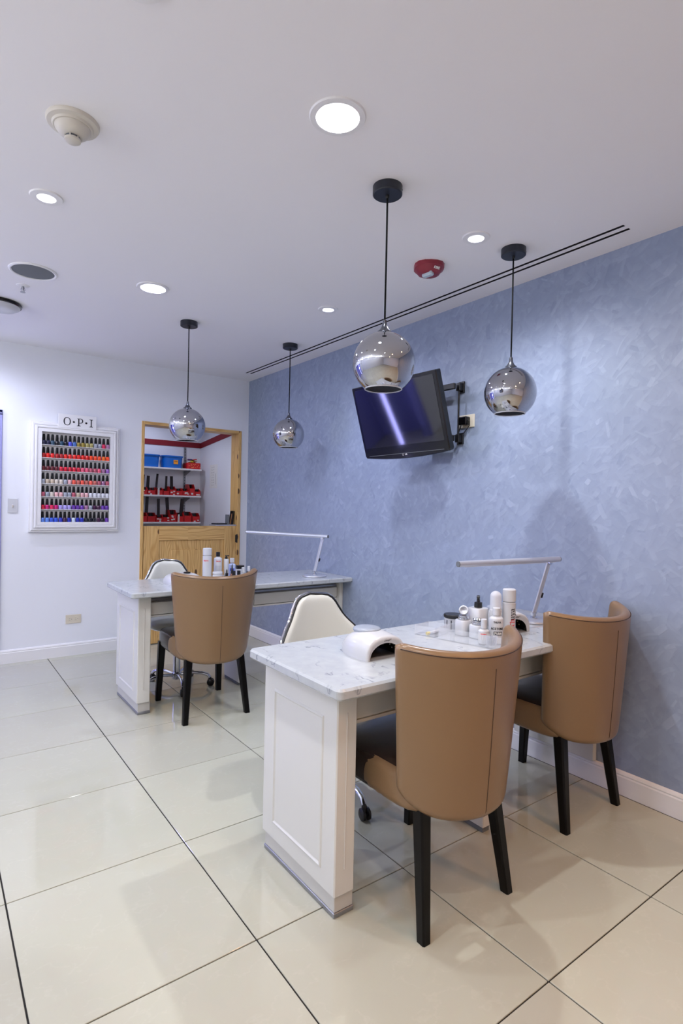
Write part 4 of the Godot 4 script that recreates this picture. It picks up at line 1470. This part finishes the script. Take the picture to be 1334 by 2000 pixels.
func build_rack() -> void:
	var t := thing("polish_rack", "white moulded wall rack with seven shelves of nail polish under a lettered sign", "display rack", Vector3(-1.622, 1.5125, 0.0))
	var s := begin()
	span(s, Vector3(-0.30, -0.40, 0.001), Vector3(0.30, 0.40, 0.008), 0.001)
	part("back_board", s, M.trim_white, t)
	s = begin()
	ringsweep(s, 0.704, 0.914, [Vector2(0, 0.0), Vector2(0.0, 0.026), Vector2(0.003, 0.031), Vector2(0.012, 0.031), Vector2(0.015, 0.04), Vector2(0.02, 0.046), Vector2(0.03, 0.046), Vector2(0.033, 0.04), Vector2(0.036, 0.05), Vector2(0.042, 0.054), Vector2(0.052, 0.054), Vector2(0.055, 0.046), Vector2(0.062, 0.050), Vector2(0.085, 0.050), Vector2(0.0855, 0.008)])
	part("frame", s, M.trim_white, t)
	var iw := 0.5345
	for k in 7:
		s = begin()
		var y := 0.3715 - 0.1066 * (k + 1) + 0.0015
		span(s, Vector3(-iw / 2 + 0.001, y - 0.004, 0.008), Vector3(iw / 2 - 0.001, y, 0.04), 0.0008)
		part("shelf", s, M.trim_white, t)
	s = begin()
	rbox(s, Vector3(0.0, 0.4725, 0.05), Vector3(0.297, 0.116, 0.012), 0.002)
	var sg := part("sign_board", s, M.trim_white, t)
	var xo := [-0.082, 0.018, 0.105]
	for k in 3:
		lettering("lettering", "OPI"[k], 0.066, M.ink, sg, Transform3D(Basis(), Vector3(xo[k], 0.469, 0.0565)), true, 0.002)
	for x in [-0.031, 0.066]:
		s = begin()
		superell(s, Vector3(x, 0.469, 0.0565), Vector3(0.0085, 0.0085, 0.0016), 1.0, 1.0, Transform3D(), 20, 10)
		part("dot", s, M.ink, sg)
	# the bottles
	s = begin()
	lathe(s, [Vector2(0, 0), Vector2(0.0125, 0), Vector2(0.0146, 0.003), Vector2(0.0149, 0.026), Vector2(0.0138, 0.032), Vector2(0.009, 0.0375), Vector2(0.007, 0.039), Vector2(0, 0.039)], 14, Transform3D(), 1.2)
	var bm := fin(s)
	s = begin()
	lathe(s, [Vector2(0, 0.036), Vector2(0.0105, 0.036), Vector2(0.0109, 0.038), Vector2(0.0102, 0.055), Vector2(0.0086, 0.084), Vector2(0.0076, 0.087), Vector2(0, 0.088)], 12)
	var cm := fin(s)
	var cache := {}
	rng.seed = 12
	for k in 7:
		for i in 16:
			var key: String = shelves[k][i]
			if not cache.has(key):
				cache[key] = mat(polish[key][1], 0.1, 0.0, 0.6)
			var y := 1.5125 + 0.3715 - 0.1066 * (k + 1) + 0.0015
			var where: String = "%s from left on the wall rack's %s shelf" % [ORD[i], ["top", "second", "third", "fourth", "fifth", "sixth", "lowest"][k]]
			var b := thing("nail_polish", "%s nail polish, %s" % [polish[key][0], where], "nail polish", Vector3(-1.622 - iw / 2 + 0.0172 + i * 0.03335 + rng.randf_range(-0.0012, 0.0012), y, 0.0245), 0.0, "nail polish bottles in the wall rack")
			inst("body", bm, cache[key], b)
			inst("cap", cm, M.cap_black, b)

# ---------------------------------------------------------------- store room shelves
func build_store() -> void:
	var ys := [1.70, 1.402, 1.112]
	for k in 3:
		var s := begin()
		span(s, Vector3(-1.395, ys[k] - 0.018, -0.995), Vector3(-0.165, ys[k], -0.80), 0.002)
		single("shelf", s, M.trim_white, ["upper white store room shelf holding blue tubs", "middle white store room shelf with standing dark strips and red bins", "lowest white store room shelf level with the stable door's top"][k], "shelf")
	var st := thing("shelf_bracket", "slotted metal shelf upright with brackets on the store room's back wall", "shelf bracket", Vector3(-0.29, 1.1, -0.995))
	var s := begin()
	span(s, Vector3(-0.012, 0, 0.0), Vector3(0.012, 0.85, 0.01), 0.001)
	part("upright", s, M.alu, st)
	s = begin()
	for i in 26:
		span(s, Vector3(-0.003, 0.02 + i * 0.032, 0.0098), Vector3(0.003, 0.036 + i * 0.032, 0.0106), 0.0001)
	part("slots", s, M.slot, st).set_meta("kind", "stuff")
	for k in 2:
		s = begin()
		prism(s, PackedVector2Array([Vector2(0, 0), Vector2(0.17, 0), Vector2(0.17, -0.008), Vector2(0.01, -0.055), Vector2(0, -0.055)]), -0.002, 0.002, Transform3D(Basis(Vector3(0, 0, 1), Vector3.UP, Vector3(-1, 0, 0)), Vector3(0.0, ys[k] - 0.0185 - 1.1, 0.011)))
		part("bracket_arm", s, M.alu, st)
	# tubs
	for k in 2:
		var cx := -0.735 if k == 0 else -0.478
		var t := thing("storage_tub", "blue plastic tub%s on the upper store room shelf" % (", the left one without a note," if k == 0 else " with an orange sticky note"), "tub", Vector3(cx, 1.7, -0.90))
		s = begin()
		lathe(s, [Vector2(0, 0), Vector2(0.098, 0), Vector2(0.103, 0.005), Vector2(0.112, 0.118), Vector2(0.12, 0.121), Vector2(0.121, 0.133), Vector2(0.115, 0.134), Vector2(0.112, 0.124), Vector2(0.1, 0.008), Vector2(0, 0.007)], 40, Transform3D(Basis.from_scale(Vector3(1, 1, 0.78)), Vector3.ZERO), 1.5)
		part("tub", s, M.blue_tub, t)
		if k == 1:
			s = begin()
			rbox(s, Vector3(0.02, 0.065, 0.0875), Vector3(0.05, 0.046, 0.0012), 0.0003)
			var nt := part("sticky_note", s, mat(c8(244, 158, 44), 0.7), t)
			s = begin()
			for e in [[0.0, 0.012], [0.005, -0.01], [0.012, 0.01], [0.018, -0.004], [0.024, 0.006], [0.03, -0.004]]:
				rbox(s, Vector3(0.004 + e[0], 0.074, 0.0895), Vector3(0.002, 0.008, 0.0006), 0.0001, Transform3D())
			rbox(s, Vector3(0.02, 0.073, 0.0895), Vector3(0.038, 0.0016, 0.0006), 0.0001)
			part("handwriting", s, M.ink, nt)
	var t := thing("storage_basket", "red patterned basket heaped with small packets on the upper shelf", "basket", Vector3(-0.245, 1.7, -0.895))
	s = begin()
	prism(s, rrect(0.16, 0.15, 0.02), 0.0, 0.07, Transform3D(Basis(Vector3(1, 0, 0), Vector3(0, 0, -1), Vector3(0, 1, 0)), Vector3.ZERO), 0.004)
	part("basket", s, M.red_bin, t)
	s = begin()
	rng.seed = 31
	for k in 16:
		superell(s, Vector3(rng.randf_range(-0.07, 0.07), rng.randf_range(0.012, 0.055), 0.0755), Vector3(rng.randf_range(0.003, 0.008), rng.randf_range(0.003, 0.007), 0.0012), 1, 1, Transform3D(), 8, 5)
	part("printed_flowers", s, mat(c8(236, 130, 80), 0.6), t).set_meta("kind", "stuff")
	var cols := [c8(150, 170, 30), c8(60, 40, 110), c8(190, 40, 30), c8(220, 200, 60), c8(40, 80, 40), c8(230, 225, 210)]
	for k in 9:
		s = begin()
		superell(s, Vector3.ZERO, Vector3(0.03, 0.006, 0.02), 0.6, 0.5, Transform3D(Basis(Vector3.UP, rng.randf() * 3.0) * Basis(Vector3.RIGHT, rng.randf_range(-0.4, 0.4)), Vector3.ZERO), 14, 8)
		part("packet", s, mat(cols[k % 6], 0.5), t, Transform3D(Basis(), Vector3(rng.randf_range(-0.045, 0.045), 0.072 + 0.0045 * k, rng.randf_range(-0.04, 0.05))))
	# red bins
	var rows := [
		[[-0.80, 0.075, 0.062, 1], [-0.715, 0.08, 0.06, 1], [-0.625, 0.06, 0.062, 3], [-0.555, 0.06, 0.055, 0], [-0.485, 0.065, 0.075, 2], [-0.41, 0.07, 0.06, 1], [-0.335, 0.07, 0.062, 2], [-0.265, 0.06, 0.1, 1], [-0.2, 0.06, 0.06, 2]],
		[[-0.80, 0.08, 0.075, 0], [-0.71, 0.085, 0.075, 0], [-0.625, 0.07, 0.055, 2], [-0.55, 0.07, 0.06, 1], [-0.475, 0.07, 0.1, 2], [-0.395, 0.075, 0.075, 3], [-0.31, 0.08, 0.085, 0], [-0.215, 0.08, 0.075, 1]]]
	for r in 2:
		for i in rows[r].size():
			var q: Array = rows[r][i]
			t = thing("storage_bin", "red bin with %s, %s from left on the %s store room shelf" % [["no labels", "two white labels", "four white labels", "stacked white labels"][q[3]], ORD[i], ["middle", "lowest"][r]], "bin", Vector3(q[0], ys[r + 1], -0.885), 0.0, "red bins in the store room")
			var w: float = q[1] * 1.06
			var h: float = q[2] * 1.3
			s = begin()
			span(s, Vector3(-w / 2, 0, -0.07), Vector3(w / 2, 0.003, 0.07), 0.001)
			span(s, Vector3(-w / 2, 0, 0.067), Vector3(w / 2, h * 0.62, 0.07), 0.001)
			span(s, Vector3(-w / 2, 0, -0.07), Vector3(w / 2, h, -0.067), 0.001)
			var side := PackedVector2Array([Vector2(-0.07, 0), Vector2(0.07, 0), Vector2(0.07, h * 0.62), Vector2(0.03, h), Vector2(-0.07, h)])
			for x in [-w / 2, w / 2 - 0.003]:
				prism(s, side, 0, 0.003, Transform3D(Basis(Vector3(0, 0, 1), Vector3.UP, Vector3(-1, 0, 0)), Vector3(x + 0.003, 0, 0)))
			part("bin", s, M.red_bin, t)
			var nl := [0, 2, 4, 6][q[3]] as int
			rng.seed = 100 + r * 20 + i
			for k in nl:
				s = begin()
				var lx := rng.randf_range(-0.4, 0.4) * (w - 0.022) if q[3] < 3 else -w * 0.25
				var ly := rng.randf_range(0.007, h * 0.55) if q[3] < 3 else 0.008 + k * 0.0135
				rbox(s, Vector3(lx, ly, 0.0712 + 0.0004 * k), Vector3(0.02, 0.012, 0.0007), 0.0002)
				var lb := part("paper_label", s, M.label_white, t)
				s = begin()
				rbox(s, Vector3(lx, ly, 0.0717 + 0.0004 * k), Vector3(0.012, 0.003, 0.0004), 0.0001)
				part("print", s, mat(c8(110, 110, 116), 0.6), lb)
			s = begin()
			for k in 3:
				rbox(s, Vector3(lerpf(-w * 0.3, w * 0.3, k / 2.0), h * 0.5, rng.randf_range(-0.04, 0.03)), Vector3(w * 0.22, h * 0.95, 0.03), 0.002)
			part("dark_contents", s, M.black, t)
	# tall dark sample strips standing in the bins
	var strips := [[-0.795, 1, 0.21, 0.02, 0.06], [-0.735, 1, 0.2, 0.032, 0.05], [-0.655, 1, 0.225, 0.023, 0.08], [-0.535, 1, 0.205, 0.023, 0.03], [-0.478, 1, 0.205, 0.032, -0.03], [-0.745, 2, 0.265, 0.034, 0.04], [-0.62, 2, 0.245, 0.03, -0.01], [-0.5, 2, 0.262, 0.036, -0.08], [-0.375, 2, 0.252, 0.04, 0.08]]
	for i in strips.size():
		var q: Array = strips[i]
		s = begin()
		rbox(s, Vector3(0, q[2] / 2, 0), Vector3(q[3], q[2], 0.006), 0.001, Transform3D(Basis(Vector3(0, 0, 1), -q[4]), Vector3.ZERO))
		single("sample_strip", s, mat(c8(72, 46, 30), 0.5) if i == 0 else mat(c8(26, 14, 16), 0.4), "%s sample strip standing upright, %s from the left on the %s store room shelf" % ["brown" if i == 0 else "black", ORD[i if q[1] == 1 else i - 5], "middle" if q[1] == 1 else "lowest"], "sample strip", Vector3(q[0], ys[q[1]] + 0.004, -0.9 + (0.03 if i % 2 == 0 else 0.0)), 0.0, "dark strips standing in the red bins")
	# paper list on the store room's side wall
	t = thing("paper_list", "white paper with a handwritten list taped to the store room side wall", "paper", Vector3(-0.1005, 1.62, -0.62))
	s = begin()
	rbox(s, Vector3.ZERO, Vector3(0.0008, 0.26, 0.2), 0.0002)
	part("sheet", s, M.label_white, t)
	s = begin()
	rng.seed = 3
	for k in 8:
		for j in 4:
			rbox(s, Vector3(-0.0007, 0.1 - k * 0.028 + rng.randf_range(-0.003, 0.003), -0.05 + j * 0.02), Vector3(0.0005, rng.randf_range(0.005, 0.014), 0.003), 0.0001, Transform3D())
	span(s, Vector3(-0.0009, -0.09, 0.055), Vector3(-0.0004, 0.03, 0.058), 0.0001)
	part("handwriting", s, M.ink, t).set_meta("kind", "stuff")
	# ledge on the door with folder and standing files
	s = begin()
	span(s, Vector3(-0.34, 1.1005, -0.16), Vector3(-0.115, 1.112, 0.0), 0.002)
	single("door_ledge", s, M.satin, "small grey ledge on top of the stable door", "shelf")
	s = begin()
	rbox(s, Vector3.ZERO, Vector3(0.13, 0.012, 0.09), 0.003, Transform3D())
	single("notebook", s, M.navy, "dark notebook lying on the ledge above the stable door", "notebook", Vector3(-0.27, 1.119, -0.07), 0.2)
	t = thing("pen_stand", "dark files and a brown-handled tool leaning in the doorway corner on the ledge", "file holder", Vector3(-0.15, 1.112, -0.08))
	s = begin()
	rbox(s, Vector3(0.01, 0.07, 0.0), Vector3(0.016, 0.14, 0.07), 0.002, Transform3D(Basis(Vector3(0, 0, 1), -0.12), Vector3.ZERO))
	part("black_file", s, M.gloss_black, t)
	s = begin()
	rbox(s, Vector3(-0.028, 0.05, 0.0), Vector3(0.016, 0.1, 0.07), 0.002)
	part("grey_file", s, M.grille, t)
	s = begin()
	tube(s, [Vector3(-0.01, 0.004, 0.03), Vector3(0.006, 0.11, 0.03)], 0.005, 8)
	part("brown_handle", s, mat(c8(150, 96, 50), 0.4), t)

# ---------------------------------------------------------------- television and wall plates
func build_tv() -> void:
	var B := Basis(Vector3.UP, deg_to_rad(-83.97)) * Basis(Vector3.RIGHT, deg_to_rad(17.2)) * Basis(Vector3(0, 0, 1), deg_to_rad(1.26))
	var t := thing("television", "black flat television tilted down on a wall arm", "television", Vector3(-0.288, 1.878, 2.592))
	t.basis = B
	var w := 0.70
	var h := 0.472
	var s := begin()
	var pl := PackedVector2Array([Vector2(w / 2 - 0.004, h / 2), Vector2(-w / 2 + 0.004, h / 2), Vector2(-w / 2, h / 2 - 0.004), Vector2(-w / 2, -h / 2 + 0.012)])
	for k in 13:
		var x := lerpf(-w / 2 + 0.008, w / 2 - 0.008, k / 12.0)
		pl.append(Vector2(x, -h / 2 - 0.022 * (1.0 - pow(x / (w / 2), 2.0)) + 0.0))
	pl.append(Vector2(w / 2, -h / 2 + 0.012))
	pl.append(Vector2(w / 2, h / 2 - 0.004))
	prism(s, pl, -0.05, 0.0, Transform3D(), 0.006)
	part("cabinet", s, M.gloss_black, t)
	s = begin()
	rbox(s, Vector3(0, 0.02, -0.065), Vector3(0.52, 0.32, 0.04), 0.015)
	part("rear_housing", s, M.black, t)
	s = begin()
	rbox(s, Vector3(0, 0.022, 0.0002), Vector3(w - 0.05, h - 0.085, 0.003), 0.0006)
	part("screen", s, M.screen, t)
	s = begin()
	rbox(s, Vector3(0, -h / 2 + 0.012, 0.0006), Vector3(w - 0.08, 0.002, 0.0022), 0.0005)
	part("bezel_line", s, M.grille, t)
	s = begin()
	lathe(s, [Vector2(0.0055, 0), Vector2(0.0055, 0.001), Vector2(0.0065, 0.001), Vector2(0.0065, 0)], 20, Transform3D(Basis(Vector3.RIGHT, PI / 2), Vector3(-0.013, -h / 2 + 0.004, 0.0006)))
	part("logo_ring", s, M.label_white, t)
	lettering("lettering", "LG", 0.0105, M.label_white, t, Transform3D(Basis(), Vector3(0.012, -h / 2 + 0.004, 0.0008)), false, 0.001, true)
	# wall arm
	var a := thing("tv_bracket", "black folding wall arm holding the television", "tv bracket", Vector3(0, 1.9, 2.83))
	s = begin()
	for y in [-0.15, 0.165]:
		span(s, Vector3(-0.012, y - 0.035, 0.005), Vector3(0.0, y + 0.035, 0.05), 0.002)
	part("wall_plate", s, M.black, a)
	s = begin()
	tube(s, [Vector3(-0.03, -0.19, 0.028), Vector3(-0.03, 0.19, 0.028)], 0.0055, 12)
	for y in [-0.15, 0.165]:
		span(s, Vector3(-0.042, y - 0.024, 0.012), Vector3(-0.008, y + 0.024, 0.044), 0.003)
	part("pivot", s, M.black, a)
	for y in [-0.15, 0.165]:
		s = begin()
		var dv := Vector3(-0.075, 0, -0.26)
		rbox(s, Vector3(-0.034, y, 0.028) + dv * 0.5, Vector3(0.022, 0.036, dv.length()), 0.004, Transform3D(Basis(), Vector3.ZERO))
		part("arm", s, M.black, a)
	s = begin()
	span(s, Vector3(-0.12, -0.17, -0.26), Vector3(-0.07, 0.185, -0.2), 0.004)
	span(s, Vector3(-0.21, -0.03, -0.27), Vector3(-0.1, 0.05, -0.19), 0.004)
	part("mount_plate", s, M.black, a)
	s = begin()
	tube(s, [Vector3(-0.02, -0.05, 0.05), Vector3(-0.02, -0.12, 0.02), Vector3(-0.05, -0.17, -0.1)], 0.004, 8)
	part("cable", s, M.black, a)
	# outlet beside the arm, with plug adaptor
	t = thing("wall_outlet", "cream wall outlet with black adaptor plugged in beside the television arm", "outlet", Vector3(0, 1.853, 2.90))
	s = begin()
	rbox(s, Vector3(-0.004, 0, 0), Vector3(0.008, 0.078, 0.125), 0.002)
	part("plate", s, M.plastic_ivory, t)
	t = thing("plug_adaptor", "black square plug adaptor with cable in the cream wall outlet", "plug", Vector3(0, 1.852, 2.905))
	s = begin()
	rbox(s, Vector3(-0.03, 0, 0), Vector3(0.042, 0.05, 0.062), 0.006)
	part("housing", s, M.gloss_black, t)
	s = begin()
	tube(s, [Vector3(-0.03, 0.0, 0.03), Vector3(-0.03, -0.005, 0.042), Vector3(-0.025, -0.03, 0.038), Vector3(-0.02, -0.07, -0.01), Vector3(-0.02, -0.1, -0.06)], 0.0025, 8)
	part("cable", s, M.black, t)

func build_wall_plates() -> void:
	var t := thing("light_switch", "white toggle light switch left of the polish rack", "switch", Vector3(-2.085, 1.27, 0.0))
	var s := begin()
	rbox(s, Vector3(0, 0, 0.003), Vector3(0.072, 0.116, 0.006), 0.002)
	part("plate", s, M.plastic, t)
	s = begin()
	rbox(s, Vector3(0, 0, 0.008), Vector3(0.01, 0.022, 0.012), 0.002, Transform3D(Basis(Vector3.RIGHT, 0.4), Vector3.ZERO))
	part("toggle", s, M.beige, t)
	t = thing("wall_outlet", "double wall outlet low on the white wall below the polish rack", "outlet", Vector3(-1.622, 0.31, 0.0))
	s = begin()
	rbox(s, Vector3(0, 0, 0.003), Vector3(0.122, 0.075, 0.006), 0.002)
	part("plate", s, M.plastic_ivory, t)
	for x in [-0.024, 0.024]:
		s = begin()
		prism(s, rrect(0.034, 0.036, 0.008), 0.0055, 0.0075, Transform3D(Basis(), Vector3(x, 0, 0)), 0.0006)
		var f := part("socket", s, M.plastic_ivory, t)
		s = begin()
		for e in [[-0.006, 0.007, 0.0085, 0.0022], [-0.006, -0.007, 0.0085, 0.0022]]:
			rbox(s, Vector3(x + e[0], e[1], 0.0077), Vector3(e[2], e[3], 0.0008), 0.0002)
		lathe(s, [Vector2(0, 0), Vector2(0.0026, 0), Vector2(0.0026, 0.0008), Vector2(0, 0.0008)], 10, Transform3D(Basis(Vector3.RIGHT, PI / 2), Vector3(x + 0.009, 0, 0.0074)))
		part("slots", s, M.grille, f)
	# unseen tube in the side room, placed for screen streak and violet light
	t = thing("unseen_tube_light", "unseen violet-white light tube past the left doorway, placed for the television reflection", "light tube", Vector3(-3.95, 0.05, -0.32))
	s = begin()
	tube(s, [Vector3(0, 0.02, 0), Vector3(0, 2.0, 0)], 0.022, 14)
	part("tube", s, glow(Color(0.66, 0.66, 1.0), 45.0), t)
	s = begin()
	for y in [0.0, 1.99]:
		lathe(s, cyl(0.028, y, y + 0.03, 0.003), 16)
	span(s, Vector3(-0.02, 0, -0.06), Vector3(0.02, 2.02, -0.04), 0.003)
	part("holder", s, M.trim_white, t)
	var L := OmniLight3D.new()
	L.name = "lamp"
	L.light_color = Color(0.60, 0.60, 1.0)
	L.light_energy = violet_e
	L.light_size = 0.15
	L.omni_range = 12
	L.omni_attenuation = 2.0
	L.shadow_enabled = true
	t.add_child(L)
	L.position = Vector3(0.06, 1.3, 0.08)
